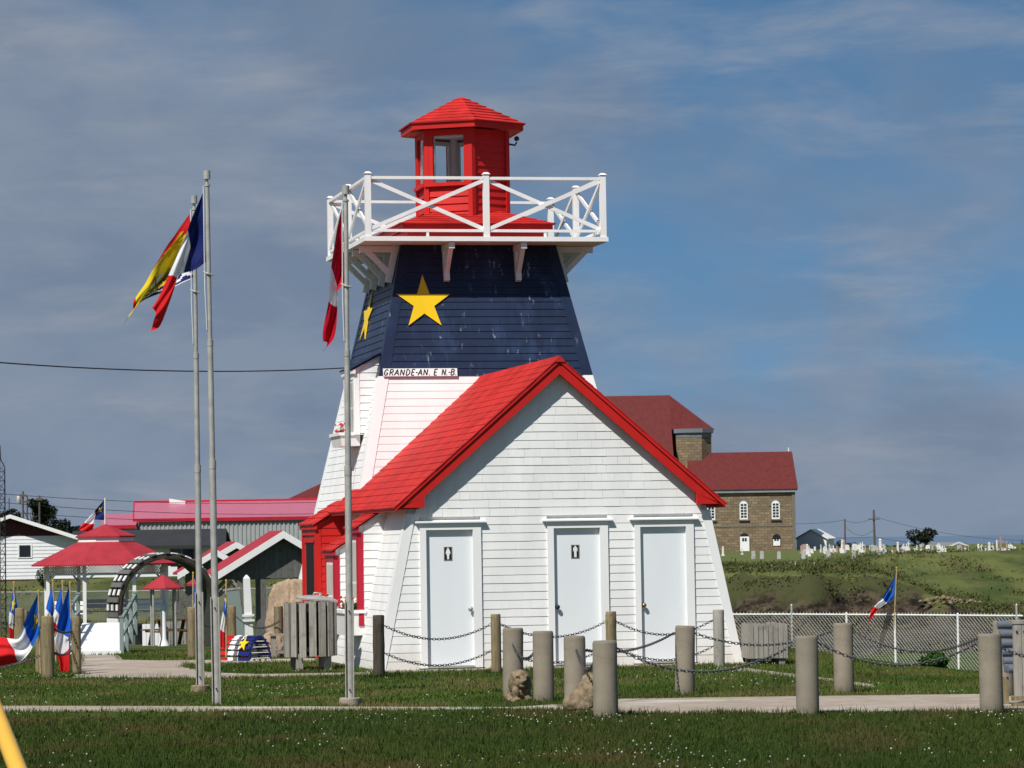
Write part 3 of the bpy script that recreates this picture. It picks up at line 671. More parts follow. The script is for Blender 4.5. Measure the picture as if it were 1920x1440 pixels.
# side courses, corner boards
for sg in (-1, 1):
    z = .015
    while z < 2.20:
        zt = min(z+EXPO+.012, 2.27)
        f_ = lambda y, z_, o: (CX+sg*(ah(z_)+o), y, z_)
        m = MB(); m.hexa([f_(.13, z, -.002), f_(4.9, z, -.002), f_(4.9, z, .0105), f_(.13, z, .0105), f_(.13, zt, -.004), f_(4.9, zt, -.004), f_(4.9, zt, .004), f_(.13, zt, .004)]); m.build('siding_board', WHITE, annex); z += EXPO
    m = MB(); z0, z1 = 0, 2.27
    m.hexa([(CX+sg*(ah(z)+.016), -FUR-.016, z) if i == 0 else ((CX+sg*(ah(z)-.12), -FUR-.016, z) if i == 1 else ((CX+sg*(ah(z)-.12), .0, z) if i == 2 else (CX+sg*(ah(z)+.016), .0, z))) for z in (z0, z1) for i in range(4)]); m.build('corner_board', WHITE2, annex)
    m = MB(); m.hexa([(CX+sg*(ah(z)+o), y, z) for z in (z0, z1) for o, y in ((-.01, .001), (.0155, .001), (.0155, .13), (-.01, .13))]); m.build('corner_board', WHITE2, annex)
# roof
def rz(x): return RIDGE-SL*abs(x-CX)
m = MB()
nrm = Vector((SL, 0, 1)).normalized()
for sg in (-1, 1):
    x_e = CX+sg*2.47
    m.hexa([(CX, -.228, RIDGE-.075), (x_e, -.228, rz(x_e)-.075), (x_e, 5.95, rz(x_e)-.075), (CX, 5.95, RIDGE-.075), (CX, -.228, RIDGE-.015), (x_e, -.228, rz(x_e)-.015), (x_e, 5.95, rz(x_e)-.015), (CX, 5.95, RIDGE-.015)])
aroof = m.build('annex_roof', RED, LH)
NRW = 20
for sg in (-1, 1):
    for k in range(NRW):
        xa = CX+sg*lerp(2.49, .0, k/NRW); xb = CX+sg*max(0, lerp(2.49, .0, (k+1.1)/NRW)); o_ = random.uniform(-.004, .004)
        ya = -.243+random.uniform(0, .006)
        # one long course per row
        cuts = [ya, 5.95]
        for c0, c1 in zip(cuts, cuts[1:]):
            th = .019+random.uniform(-.003, .004)
            m = MB(); m.hexa([(xa, c0+.002, rz(xa)-.014), (xa, c1, rz(xa)-.014), (xb, c1, rz(xb)-.014), (xb, c0+.002, rz(xb)-.014), (xa+sg*.004, c0+.002, rz(xa)-.014+th), (xa+sg*.004, c1, rz(xa)-.014+th), (xb, c1, rz(xb)-.006), (xb, c0+.002, rz(xb)-.006)])
            m.build('roof_course', REDROOF, aroof)
m = MB(); m.hexa([(CX-.09, -.243, RIDGE-.075), (CX+.09, -.243, RIDGE-.075), (CX+.09, 5.9, RIDGE-.075), (CX-.09, 5.9, RIDGE-.075), (CX-.004, -.243, RIDGE+.018), (CX+.004, -.243, RIDGE+.018), (CX+.004, 5.9, RIDGE+.018), (CX-.004, 5.9, RIDGE+.018)]); m.build('ridge_cap', REDROOF, aroof)
for sg in (-1, 1):
    fa = [(CX, RIDGE-.08), (CX+sg*2.455, RIDGE-.08-SL*2.455), (CX+sg*2.43, 2.355), (CX+sg*2.035, 2.355), (CX+sg*2.035, 2.515), (CX, 4.28)]
    m = MB(); m.prism([(x, -.205, z_) for x, z_ in fa], (0, .035, 0)); m.build('rake_board', RED, aroof)
    fb = [(CX, RIDGE-.08), (CX+sg*2.44, RIDGE-.09-SL*2.44), (CX+sg*2.42, 2.37), (CX+sg*2.06, 2.37), (CX+sg*2.06, 2.545), (CX, 4.30)]
    m = MB(); m.prism([(x, -.169, z_) for x, z_ in fb], (0, .168, 0)); m.build('rake_soffit', RED, aroof)
    m = MB(); m.box((min(CX+sg*2.455, CX+sg*2.425), -.20, 2.33), (max(CX+sg*2.455, CX+sg*2.425), 5.1, 2.405)); m.build('eave_board', RED, aroof)
    m = MB(); m.box((min(CX+sg*2.424, CX+sg*2.15), -.13, 2.338), (max(CX+sg*2.424, CX+sg*2.10), 5.1, 2.352)); m.build('eave_soffit', RED, aroof)
# doors
for di, (f0, f1, l0, l1) in enumerate(DOORS):
    m = MB(); m.box((l0-.01, -.012, .06), (l1+.01, -.002, 2.04)); dl = m.build('door', DOORM, LH)
    tag(dl, ['white door with a woman pictogram and knob on the right', 'white door with a man pictogram between the other two doors', 'plain white door without a pictogram'][di])
    m = MB(); m.box((f0, -.075, .03), (l0, -.0, 2.13)); m.build('door_frame', WHITE2, dl)
    m = MB(); m.box((l1, -.075, .03), (f1, -.0, 2.13)); m.build('door_frame', WHITE2, dl)
    m = MB(); m.box((l0, -.0745, 2.03), (l1, -.0, 2.129)); m.build('door_frame', WHITE2, dl)
    m = MB(); m.hexa([(f0-.07, -.118, 2.131), (f1+.07, -.118, 2.131), (f1+.07, 0, 2.131), (f0-.07, 0, 2.131), (f0-.07, -.118, 2.150), (f1+.07, -.118, 2.150), (f1+.07, 0, 2.175), (f0-.07, 0, 2.175)]); m.build('drip_cap', WHITE2, dl)
    m = MB(); m.box((l0+.001, -.085, .03), (l1-.001, -.0, .058)); m.build('sill', GALV, dl)
    m = MB(); m.box((f0-.03, -.078, -.02), (f1+.03, .0, .0295)); m.build('threshold', BLACK, dl)
    kx = (l1-.045) if di == 0 else (l0+.045)
    m = MB(); n_ = 12
    for r_, y_ in ((.032, -.012),): pass
    prof_ = [(.031, .0), (.031, .008), (.013, .012), (.013, .03), (.030, .04), (.034, .055), (.026, .07), (.008, .075)]
    mm = MB(); mm.lathe(prof_, (0, 0, 0), 14); mm.v = [(kx+x, -.012-z_, .88+y) for x, y, z_ in mm.v]; mm.build('knob', [GALV, DARKMETAL, solid('brass', (.30, .22, .10), .3, .8, .1)][di], dl, True)
    if di < 2:
        sx = -1.612 if di == 0 else .285; sz = 1.685
        m = MB(); m.box((sx-.062, -.018, sz-.10), (sx+.062, -.0125, sz+.10)); sg_ = m.build('washroom_sign', solid('sign_edge', (.33, .31, .27), .4, .4, .1), dl)
        m = MB(); m.box((sx-.050, -.0205, sz-.088), (sx+.050, -.0185, sz+.088)); m.build('sign_face', BLACK, dl)
        if di == 0: fig = [(-.010, .062), (-.024, .055), (-.036, .005), (-.030, -.005), (-.022, .002), (-.022, -.020), (-.015, -.035), (-.015, -.082), (.015, -.082), (.015, -.035), (.022, -.020), (.022, .002), (.030, -.005), (.036, .005), (.024, .055), (.010, .062)]
        else: fig = [(-.010, .062), (-.030, .060), (-.034, .005), (-.025, .003), (-.019, .035), (-.018, -.082), (.018, -.082), (.019, .035), (.025, .003), (.034, .005), (.030, .060), (.010, .062)]
        m = MB(); m.prism([(sx+x, -.0225, sz+z_) for x, z_ in fig], (0, .0015, 0)); m.prism([(sx+.014*math.cos(t), -.0225, sz+.072+.013*math.sin(t)) for t in np.linspace(0, 2*PI, 13)[:-1]], (0, .0015, 0)); m.build('pictogram', WHITE2, dl)

# ---------------- dormers on the left flank: vertical window boxes standing out of the sloping wall
def flowers(parent, pts, name='flowers', n=26, sp=.07, top=True):
    for mat_, k in ((FLRED, n), (FLWHITE, n//3), (SHRUBM, n)):
        m = MB()
        for _ in range(k):
            p = Vector(random.choice(pts))+Vector((random.uniform(-1, 1)*sp, random.uniform(-1, 1)*sp*2, (random.uniform(.02, .17) if mat_ != SHRUBM else random.uniform(-.03, .08))))
            m.ico(p, random.uniform(.018, .036), 1, (1, 1, .8))
        m.build('blossoms' if mat_ != SHRUBM else 'foliage', mat_, parent)
def dormer(y0, y1, xo, xi, z0, zl, zu, wallm, trim, roofm, kind, name):
    # xo outer plane, xi inner (buried); roof from z=zl at the outer edge to zu at the wall
    m = MB(); m.prism([(xo, y0, z0), (xi, y0, z0), (xi, y0, zu-.03), (xo, y0, zl-.03)], (0, y1-y0, 0)); d = m.build(name, wallm, LH)
    k = (zu-zl)/(xi-xo); ov = .07
    for r_ in range(4):
        t0, t1 = r_/4, (r_+1.12)/4
        xa, xb = lerp(xo-ov, xi, t0), lerp(xo-ov, xi, min(1, t1)); za, zb_ = zl-ov*k+(xa-(xo-ov))*k, zl-ov*k+(xb-(xo-ov))*k
        m = MB(); m.hexa([(xa, y0-.08, za), (xb, y0-.08, zb_), (xb, y1+.08, zb_), (xa, y1+.08, za), (xa-.004, y0-.08, za+.03), (xb, y0-.08, zb_+.012), (xb, y1+.08, zb_+.012), (xa-.004, y1+.08, za+.03)]); m.build('roof_course', roofm, d)
    m = MB(); m.hexa([(xo-.05, y0-.06, zl-.11), (xo, y0-.06, zl-.11), (xo, y1+.06, zl-.11), (xo-.05, y1+.06, zl-.11), (xo-.05, y0-.06, zl-.05), (xo, y0-.06, zl-.03), (xo, y1+.06, zl-.03), (xo-.05, y1+.06, zl-.05)]); m.build('eave_board', trim, d)
    # cheek courses facing the viewer
    z = z0+.03
    while z < zu-.15:
        zt = z+EXPO+.01; xr0 = xi; lim = lambda zz: max(xo+.07, xo+(zz-(zl-.05))/k) if zz > zl-.05 else xo+.07
        if lim(zt) < xi-.05:
            m = MB(); m.hexa([(lim(z), y0+.001, z), (lim(z), y0-.015, z), (xi, y0-.015, z), (xi, y0+.001, z), (lim(zt), y0+.001, zt), (lim(zt), y0-.004, zt), (xi, y0-.004, zt), (xi, y0+.001, zt)]); m.build('siding_board', wallm, d)
        z += EXPO
    MB().box((xo-.012, y0-.02, z0), (xo+.068, y0-.0005, zl-.11)).build('corner_trim', trim if kind == 'win' else wallm, d)
    MB().box((xo-.022, y0-.001, z0+.0), (xo-.0005, y0+.10, zl-.112)).build('window_trim', trim, d)
    MB().box((xo-.022, y1-.10, z0+.0), (xo-.0005, y1, zl-.112)).build('window_trim', trim, d)
    MB().box((xo-.0215, y0+.10, zl-.20), (xo-.0005, y1-.10, zl-.112)).build('window_trim', trim, d)
    if kind == 'win':
        MB().box((xo-.010, y0+.10, z0), (xo-.0006, y1-.10, zl-.2)).build('window_sash', WHITE2, d)
        zm = (z0+zl-.2)/2
        for a, b_ in ((z0+.06, zm-.02), (zm+.02, zl-.25)): MB().box((xo-.013, y0+.15, a), (xo-.0105, y1-.15, b_)).build('pane', BLIND, d)
    else:
        MB().box((xo-.012, y0+.34, z0), (xo-.0006, y1-.42, zl-.32)).build('entrance_door', BLACK, d)
        MB().box((xo-.02, y0+.22, zl-.32), (xo-.0125, y1-.22, zl-.26)).build('door_head', trim, d)
    return d
def flowerbox(y0, y1, xo, z0, z1, par):
    m = MB(); m.hexa([(xo-.20, y0+.03, z0), (xo+.1, y0+.03, z0), (xo+.1, y1-.03, z0), (xo-.20, y1-.03, z0), (xo-.23, y0, z1-.05), (xo+.1, y0, z1-.05), (xo+.1, y1, z1-.05), (xo-.23, y1, z1-.05)])
    m.box((xo-.25, y0-.02, z1-.05), (xo+.1, y1+.02, z1)); fb = m.build('flower_box', WHITE2, par)
    return fb
d1 = dormer(1.72, 2.62, -2.64, -2.18, .62, 2.12, 2.42, WHITE, REDTRIM, REDROOF, 'win', 'window_dormer'); flowerbox(1.70, 2.9, -2.64, .48, .86, d1)
flowers(d1, [(-2.72, y, .88) for y in (1.8, 2.0, 2.2, 2.4, 2.7)], n=44)
d2 = dormer(3.85, 4.75, -2.66, -2.18, .50, 1.78, 2.08, WHITE, REDTRIM, REDROOF, 'win', 'window_dormer'); flowerbox(3.85, 5.0, -2.66, .50, .88, d2)
flowers(d2, [(-2.80, y, .9) for y in (3.9, 4.2, 4.5, 4.9)], n=40)
pc = dormer(5.85, 7.35, -2.64, -2.05, 0, 2.20, 2.56, RED, RED, REDROOF, 'door', 'entrance_porch')
ud = dormer(5.95, 7.0, -1.96, -1.35, 3.62, 4.72, 5.04, WHITE, WHITE2, NAVY, 'win', 'upper_dormer'); flowerbox(6.0, 7.0, -1.98, 3.44, 3.66, ud)
flowers(ud, [(-2.12, y, 3.66) for y in (6.2, 6.5, 6.8)], n=14, sp=.05)

# ------------------------------------------------------------------ bollards, posts, chains
def bollard(u, v, htop, dia, label, tilt=0., tdir=0., seed=0):
    p = flat(u, v); h = htop
    m = MB(); r = dia/2; n = 28
    m.lathe([(r, -.15), (r*1.0, .0), (r*1.005, h*.3), (r*.995, h*.6), (r*.99, h-.03), (r*.965, h-.012), (r*.90, h)], (0, 0, 0), n)
    o = m.build('concrete_bollard', CONC, None, 'auto'); noisy(o, .0035, 9, u); o.location = (p.x, p.y, 0); o.rotation_euler = (0, tilt, tdir)
    return tag(o, label, 'bollard', 'concrete bollards by the garden path')
B = {}
def bol(k, u, v, vt, wpx, label, tilt=0):
    p = flat(u, v); s = F/p.y; B[k] = (p.x, p.y, (v-vt)/s*.985, wpx/s/2); return bollard(u, v, (v-vt)/s*.985, wpx/s, label, tilt)
bol('b1', 962, 1310, 1176, 38.5, 'grey concrete bollard with a carved stone animal sitting at its foot', math.radians(.9))
bol('b2', 1020, 1316, 1182, 39, 'grey concrete bollard second from the left, just right of the sitting stone animal')
bol('b3', 1079, 1326, 1191, 41, 'grey concrete bollard half hidden behind the nearest bollard')
bol('b4', 1136, 1345, 1200, 46.5, 'nearest grey concrete bollard in front of the middle white door')
bol('b5', 1284, 1303, 1172, 37.2, 'grey concrete bollard standing in front of the plain white door', math.radians(1.3))
bol('b6', 1515, 1341, 1191, 43, 'grey concrete bollard right of the lighthouse at the near path edge')
bol('b7', 1583, 1300, 1167, 37.5, 'grey concrete bollard beyond the path, in front of the fence flag')
bol('b8', 1860, 1337, 1187, 44, 'grey concrete bollard beside the slatted bench at the right edge', math.radians(-.6))
bol('b9', 1882, 1306, 1163, 37, 'grey concrete bollard mostly hidden behind the slatted bench')
Wd = {}
def wpost(k, u, v, vt, wpx, label, mat=WOODP, lean=0.):
    p = flat(u, v); s = F/p.y; h = (v-vt)/s; r = wpx/s/2; Wd[k] = (p.x, p.y, h, r)
    t = thing('wooden_post', label, 'post', (p.x, p.y, 0), random.random()*6, 'wooden chain posts')
    m = MB(); prof = [(r*1.03, -.1)]+[(r*(1+.02*math.sin(i*2.1+u)), h*i/6) for i in range(6)]+[(r*.98, h-.015), (r*.92, h-.003)]
    m.lathe(prof, (0, 0, 0), 18); o = m.build('post_shaft', mat, t, 'auto'); noisy(o, .004, 6, u)
    m = MB(); m.lathe([(r*.90, h-.010), (r*.88, h+.002)], (0, 0, 0), 18); m.build('cut_end', LIGHTCUT if mat != WOODD else mat, t)
    t.rotation_euler.y = lean
    return t
wpost('p1', 711, 1268, 1154, 22, 'dark brown wooden chain post at the lighthouse front corner', WOODD)
wpost('p2', 931, 1262, 1152, 19, 'yellowish wooden chain post just right of the woman pictogram door')
wpost('p3', 1147, 1256, 1147, 20.5, 'yellowish wooden chain post right of the man pictogram door')
wpost('p4', 1349, 1252, 1144, 21, 'grey brown wooden chain post at the right corner of the annex', WOODG)
wpost('l1', 90, 1273, 1156, 24, 'thick mottled wooden post nearest the viewer among the small flags')
wpost('l2', 144, 1265, 1157, 17, 'wooden post beside the white ramp, behind the drooping flag')
wpost('l3', 75, 1262, 1180, 17, 'low wooden post half hidden behind the thick mottled post')
wpost('l4', 38, 1248, 1141, 18, 'wooden post behind the billowing flag at the left edge')
wpost('l5', 47, 1243, 1145, 14, 'shorter wooden post paired with the one behind the billowing flag')
wpost('l6', 361, 1235, 1139, 18, 'wooden post with dark bolt holes left of the two flagpoles')
wpost('l7', 436, 1232, 1137, 15, 'wooden post between the small hanging flag and the white tapered post')
wpost('l8', 126, 1258, 1175, 12, 'thin wooden post between the small flags near the white ramp')
p = G(525, 1232)
def chain(a, b, sag, label, lk_len=.052, r=.0050):
    a = Vector(a); b = Vector(b); n = max(6, int((b-a).length*1.04/(lk_len*.74)))
    pts = [a.lerp(b, i/n)-Vector((0, 0, sag*4*(i/n)*(1-i/n))) for i in range(n+1)]
    m = MB()
    for i in range(n):
        c = (pts[i]+pts[i+1])/2; d = (pts[i+1]-pts[i]).normalized(); sd = d.cross(Vector((0, 0, 1))).normalized(); w_ = sd.cross(d)
        q = sd if i % 2 == 0 else w_; q = (q+.35*(w_ if i % 2 == 0 else sd)).normalized(); nn = d.cross(q)
        L2 = lk_len/2; hw_ = .0165; ring = []
        for k in range(8):
            an = 2*PI*k/8; x_ = math.cos(an)*hw_; y_ = math.sin(an); y_ = math.copysign(min(1, abs(y_)*1.25), y_)*L2
            ring.append((c+q*x_+d*y_, (q*math.cos(an)+d*math.sin(an)).normalized()))
        bidx = len(m.v)
        for p_, o_ in ring:
            for j in range(4):
                t_ = 2*PI*j/4; m.v.append(tuple(p_+o_*(r*math.cos(t_))+nn*(r*math.sin(t_))))
        for k in range(8):
            for j in range(4):
                m.f.append((bidx+k*4+j, bidx+((k+1) % 8)*4+j, bidx+((k+1) % 8)*4+(j+1) % 4, bidx+k*4+(j+1) % 4)); m.m.append(0)
    return tag(m.build('chain', CHAINM, fix=False), label, 'chain', 'sagging chains between posts')
def pc_(d, k, f, side):
    x, y, h, r = d[k]; return (x+side*r*.95, y, h*f)
for (k0, k1, nm) in (('p1', 'p2', 'woman pictogram door'), ('p2', 'p3', 'man pictogram door'), ('p3', 'p4', 'plain white door')):
    chain(pc_(Wd, k0, .83, 1), pc_(Wd, k1, .83, -1), .20, f'upper dark steel chain strung across the {nm}')
    chain(pc_(Wd, k0, .38, 1), pc_(Wd, k1, .38, -1), .19, f'lower dark steel chain strung across the {nm}')
Bc = lambda k, f, sd: pc_(B, k, f, sd)
chain(Bc('b1', .88, -.3), Bc('b2', .72, -.8), .16, 'short looped chain between the two bollards left of the middle door')
chain(Bc('b3', .85, .1), Bc('b4', .72, -.9), .16, 'short looped chain tucked behind the nearest bollard')
chain(Bc('b3', .80, 1), Bc('b5', .90, -1), .10, 'chain rising from the hidden bollard to the one before the plain door')
chain(Bc('b4', .90, 1), Bc('b6', .91, -1), .27, 'chain sagging low from the nearest bollard across the plain door')
chain(Bc('b5', .90, 1), Bc('b7', .90, -1), .16, 'chain passing in front of the grey wooden bin')
chain(Bc('b6', .92, 1), Bc('b8', .90, -1), .24, 'long chain sagging before the fence to the right edge bollard')
chain(Bc('b7', .90, 1), Bc('b9', .88, -1), .25, 'far chain sagging before the white wire fence')
chain(Bc('b8', .82, 1), (B['b8'][0]+1.2, B['b8'][1]+.1, .62), .12, 'chain running off the right edge past the bench')
chain(pc_(Wd, 'l1', .38, -1), (Wd['l1'][0]-1.3, Wd['l1'][1], .12), .06, 'chain running off the left edge below the billowing flag')
chain(pc_(Wd, 'l4', .75, -1), (Wd['l4'][0]-1.2, Wd['l4'][1], .55), .08, 'upper chain running off the left edge by the paired posts')
chain(pc_(Wd, 'l4', .45, -1), (Wd['l4'][0]-1.2, Wd['l4'][1], .22), .05, 'lower chain running off the left edge by the paired posts')
chain(pc_(Wd, 'l1', .42, 1), pc_(Wd, 'l2', .42, -1), .05, 'short chain crossing the drooping flag between two posts')
chain(pc_(Wd, 'l1', .80, 1), pc_(Wd, 'l2', .76, -1), .04, 'short upper chain crossing the drooping blue flag')
chain(pc_(Wd, 'l6', .8, 1), pc_(Wd, 'l7', .85, -1), .18, 'chain crossing behind the two flagpoles')
chain(pc_(Wd, 'l7', .8, 1), (X(524, 56), 56, .62), .16, 'chain from the wooden post to the log on the small stand')

# ------------------------------------------------------------------ carved stone animals
def remesh(m, name, mat, vox, amp, sc_, seed):
    o = m.build(name, mat, None, fix=True); md = o.modifiers.new('r', 'REMESH'); md.mode = 'VOXEL'; md.voxel_size = vox
    sm = o.modifiers.new('s', 'SMOOTH'); sm.iterations = 3; sm.factor = .5
    me = bpy.data.meshes.new_from_object(o.evaluated_get(bpy.context.evaluated_depsgraph_get())); old = o.data; o.modifiers.clear(); o.data = me
    me.materials.clear(); me.materials.append(mat); me.polygons.foreach_set('use_smooth', [True]*len(me.polygons))
    noisy(o, amp, sc_, seed); return o
def lion(u, v, s, rz, label):
    m = MB()
    m.ico((0, .06, .10), .12, 3, (1, 1.25, .95)); m.ico((0, .02, .17), .10, 3, (1.05, 1, 1.1)); m.ico((0, .14, .08), .11, 3, (1.05, 1, .8))
    m.ico((0, -.03, .235), .115, 3, (1.0, .85, 1.05)); m.ico((0, -.06, .27), .085, 3, (1.0, .9, .95))            # mane and skull
    m.ico((0, -.125, .225), .058, 2, (1.0, 1.0, .95)); m.ico((0, -.165, .225), .040, 2, (1.15, .8, .95)); m.ico((0, -.195, .235), .020, 2, (1.3, .7, .8))
    m.ico((0, -.13, .175), .045, 2, (1, 1, .7))
    for sx in (-1, 1):
        m.ico((sx*.045, -.115, .285), .026, 2, (1.2, .8, .6)); m.ico((sx*.08, -.02, .30), .030, 2, (.8, .7, .9))
        m.ico((sx*.09, -.02, .20), .06, 2, (.8, 1, 1.6)); m.ico((sx*.07, -.075, .09), .042, 2, (1, 1, 2.0)); m.ico((sx*.072, -.12, .02), .046, 2, (1, 1.35, .65))
        m.ico((sx*.095, .09, .05), .07, 2, (.7, 1.3, .8)); m.ico((sx*.11, .02, .018), .035, 2, (1, 1.6, .6))
    m.box((-.13, -.16, -.03), (.13, .19, .012))
    m.v = [(x*s, y*s, z*s) for x, y, z in m.v]
    o = remesh(m, 'stone_animal', STATUE, .0075, .007, 17, u); p = flat(u, v); o.location = (p.x, p.y, .0); o.rotation_euler.z = rz
    # dark balls for eyes; shade of carved hollows put into their colour
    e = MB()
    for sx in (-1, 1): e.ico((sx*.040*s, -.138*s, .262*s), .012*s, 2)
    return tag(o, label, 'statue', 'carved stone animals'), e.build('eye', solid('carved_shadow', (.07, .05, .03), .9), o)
lion(974, 1314, 1.03, math.radians(18), 'carved tan stone animal facing the viewer at a bollard foot')
lion(1103, 1335, 1.2, math.radians(118), 'carved brown stone animal half hidden behind the nearest bollard')

# ------------------------------------------------------------------ flags
def catmull(P0, n):
    out = []; k = len(P0)
    for i in range(n+1):
        t = i/n*(k-1); j = min(int(t), k-2); f = t-j
        a, b_, c_, d_ = (P0[max(j-1, 0)], P0[j], P0[j+1], P0[min(j+2, k-1)])
        out.append(.5*((2*b_)+(c_-a)*f+(2*a-5*b_+4*c_-d_)*f*f+(3*b_-a-3*c_+d_)*f**3))
    return out
class Cloth:
    # net[row t][col s] = (u, v, depth offset m); knots are the s positions of the columns
    def __init__(s, net, Y, n=36, fold=.02, nf=3.0, ph=0.):
        rows = [[P(u, v, Y+d) for u, v, d in r] for r in net]
        g1 = [catmull(r, n) for r in rows]; s.n = n
        s.g = [catmull([r[i] for r in g1], n) for i in range(n+1)]   # s.g[i along fly][j down]
        for i in range(n+1):
            for j in range(n+1):
                a = i/n; b_ = j/n
                s.g[i][j] = s.g[i][j]+Vector((0, fold*min(1, a*3+.05)*math.sin(nf*2*PI*b_+a*2.2+ph)+fold*.4*math.sin(9*a+5*b_+ph)+fold*.55*mn.noise((a*5+ph, b_*9, Y))*min(1, a*4), 0))+Vector((.4*fold*mn.noise((a*6, b_*4, ph+3))*min(1, a*4), 0, .3*fold*mn.noise((a*5, b_*6, ph+8))*min(1, a*4)))
    def at(s, a, b_, off=0.):
        x = min(max(a, 0), 1)*s.n; y = min(max(b_, 0), 1)*s.n; i = min(int(x), s.n-1); j = min(int(y), s.n-1); fx, fy = x-i, y-j
        p = (s.g[i][j]*(1-fx)+s.g[i+1][j]*fx)*(1-fy)+(s.g[i][j+1]*(1-fx)+s.g[i+1][j+1]*fx)*fy
        if off:
            nn = (s.g[i+1][j]-s.g[i][j]).cross(s.g[i][j+1]-s.g[i][j])
            if nn.length > 0: nn.normalize(); p = p+(nn if nn.y < 0 else -nn)*off
        return p
    def build(s, name, parent, mats, pick):
        m = MB(); n = s.n
        for i in range(n+1):
            for j in range(n+1): m.v.append(tuple(s.g[i][j]-parent.location))
        for i in range(n):
            for j in range(n):
                m.f.append((i*(n+1)+j, (i+1)*(n+1)+j, (i+1)*(n+1)+j+1, i*(n+1)+j+1)); m.m.append(pick((i+.5)/n, (j+.5)/n))
        return m.build(name, mats, parent, True, fix=False)
    def patch(s, poly, name, mat, parent, root, off=.006, k=6):
        # polygon in (s,t), fanned from its middle and draped on the cloth
        cx = sum(p[0] for p in poly)/len(poly); cy = sum(p[1] for p in poly)/len(poly); m = MB()
        L = len(poly); rim = []
        for i in range(L):
            p, q = poly[i], poly[(i+1) % L]
            for h in range(k): rim.append((lerp(p[0], q[0], h/k), lerp(p[1], q[1], h/k)))
        R = len(rim); rings = 4
        m.v.append(tuple(s.at(cx, cy, off)-root.location))
        for r_ in range(1, rings+1):
            for (a, b_) in rim: m.v.append(tuple(s.at(lerp(cx, a, r_/rings), lerp(cy, b_, r_/rings), off)-root.location))
        for i in range(R): m.f.append((0, 1+i, 1+(i+1) % R)); m.m.append(0)
        for r_ in range(rings-1):
            for i in range(R):
                a = 1+r_*R; b_ = a+R; m.f.append((a+i, b_+i, b_+(i+1) % R, a+(i+1) % R)); m.m.append(0)
        return m.build(name, mat, parent, True, fix=False)
    def stroke(s, line, w_, name, mat, parent, root, off=.006):
        m = MB(); pts = [s.at(a, b_, off) for a, b_ in line]
        for i, p in enumerate(pts):
            d = (pts[min(i+1, len(pts)-1)]-pts[max(i-1, 0)]).normalized(); sd = d.cross(Vector((0, 1, 0))).normalized()*w_/2
            m.v += [tuple(p+sd-root.location), tuple(p-sd-root.location)]
        for i in range(len(pts)-1): m.f.append((2*i, 2*i+1, 2*i+3, 2*i+2)); m.m.append(0)
        return m.build(name, mat, parent, fix=False)
tri = lambda a, b_: 0 if a < 1/3 else (1 if a < 2/3 else 2)
def star_st(cx, cy, r, asp=1.5, rot=0.): return [(cx+x/asp, cy-y) for x, y in starpts(r, None, rot)]

def flagpole(label, base, vtop, utop, flagbase=None, sleeve=True, ub=None):
    u0, v0 = base; b0 = flat(u0, v0); Y = b0.y; tp = P(utop, vtop, Y); s = F/Y
    t = thing('flagpole', label, 'flagpole', b0, 0, 'steel flagpoles on the lawn')
    d = tp-b0; L_ = d.length; dn = d.normalized()
    at = lambda z: dn*z
    zs = .36*L_ if False else None
    jz = [L_*.20, L_*.46, L_*.68]
    m = MB(); m.tube([at(0), at(jz[0])], .046, 16); m.build('lower_tube', GALV, t, 'auto')
    m = MB(); m.tube([at(jz[0]-.02), at(L_*.44)], .040, 16); m.tube([at(L_*.44), at(L_*.44+.10)], .044, 16); m.build('middle_tube', GALV, t, 'auto')
    m = MB(); m.tube([at(L_*.44+.1), at(L_*.67)], .034, 16); m.tube([at(L_*.67), at(L_*.67+.07)], .038, 16); m.build('upper_tube', GALV, t, 'auto')
    m = MB(); m.tube([at(L_*.67+.07), at(L_-.16)], .028, 16); m.build('top_tube', GALV, t, 'auto')
    m = MB(); m.tube([at(L_-.10), at(L_)], .042, 16); m.tube([at(L_-.17), at(L_-.10)], .018, 10); m.build('cap', GALV, t, 'auto')
    m = MB(); m.tube([at(L_-.185), at(L_-.165)], .036, 12); m.build('truck_ring', GALV, t, 'auto')
    # U channel the pole is bolted to
    for k in (-1, 1):
        m = MB(); m.bar(at(-.02)+Vector((k*.045, -.02, 0)), at(jz[0]*1.0)+Vector((k*.045, -.02, 0)), .012, .09, (0, 1, 0)); m.build('channel_flange', GALV, t)
    for z in (jz[0]*.15, jz[0]*.9):
        m = MB(); m.tube([at(z)+Vector((0, -.05, 0)), at(z)+Vector((0, -.068, 0))], .010, 8); m.build('bolt', DARKMETAL, t)
    # halyard and cleat
    m = MB(); m.tube([at(L_-.18)+Vector((-.04, -.03, 0)), at(L_*.78)+Vector((-.045, -.04, 0)), at(L_*.70)+Vector((-.03, -.03, 0))], .006, 5); m.build('halyard', FWHITE, t)
    m = MB(); c_ = at(L_*.805); m.tube([c_+Vector((-.06, -.02, .03)), c_+Vector((0, -.045, 0)), c_+Vector((.06, -.02, -.01))], .012, 6); m.build('flag_ring', GALV, t, 'auto')
    return t, Y
fp1, Y1 = flagpole('tallest steel flagpole, front one of the left pair', (407, 1321), 320, 387.5)
fp2, Y2 = flagpole('shorter steel flagpole behind the tallest one, in a stone footing', (376, 1297), 367, 363.5)
fp3, Y3 = flagpole('steel flagpole standing alone just left of the lighthouse doors', (656.5, 1322), 348, 648)
for (t_, lb, col) in ((fp2, 'brown', STATUE), (fp3, 'pale', FOOTING)):
    m = MB(); m.lathe([(.115, -.08), (.125, .02), (.118, .075), (.10, .085)], (0, 0, 0), 14); o = m.build('footing', col, t_, 'auto'); noisy(o, .01, 9, 3)
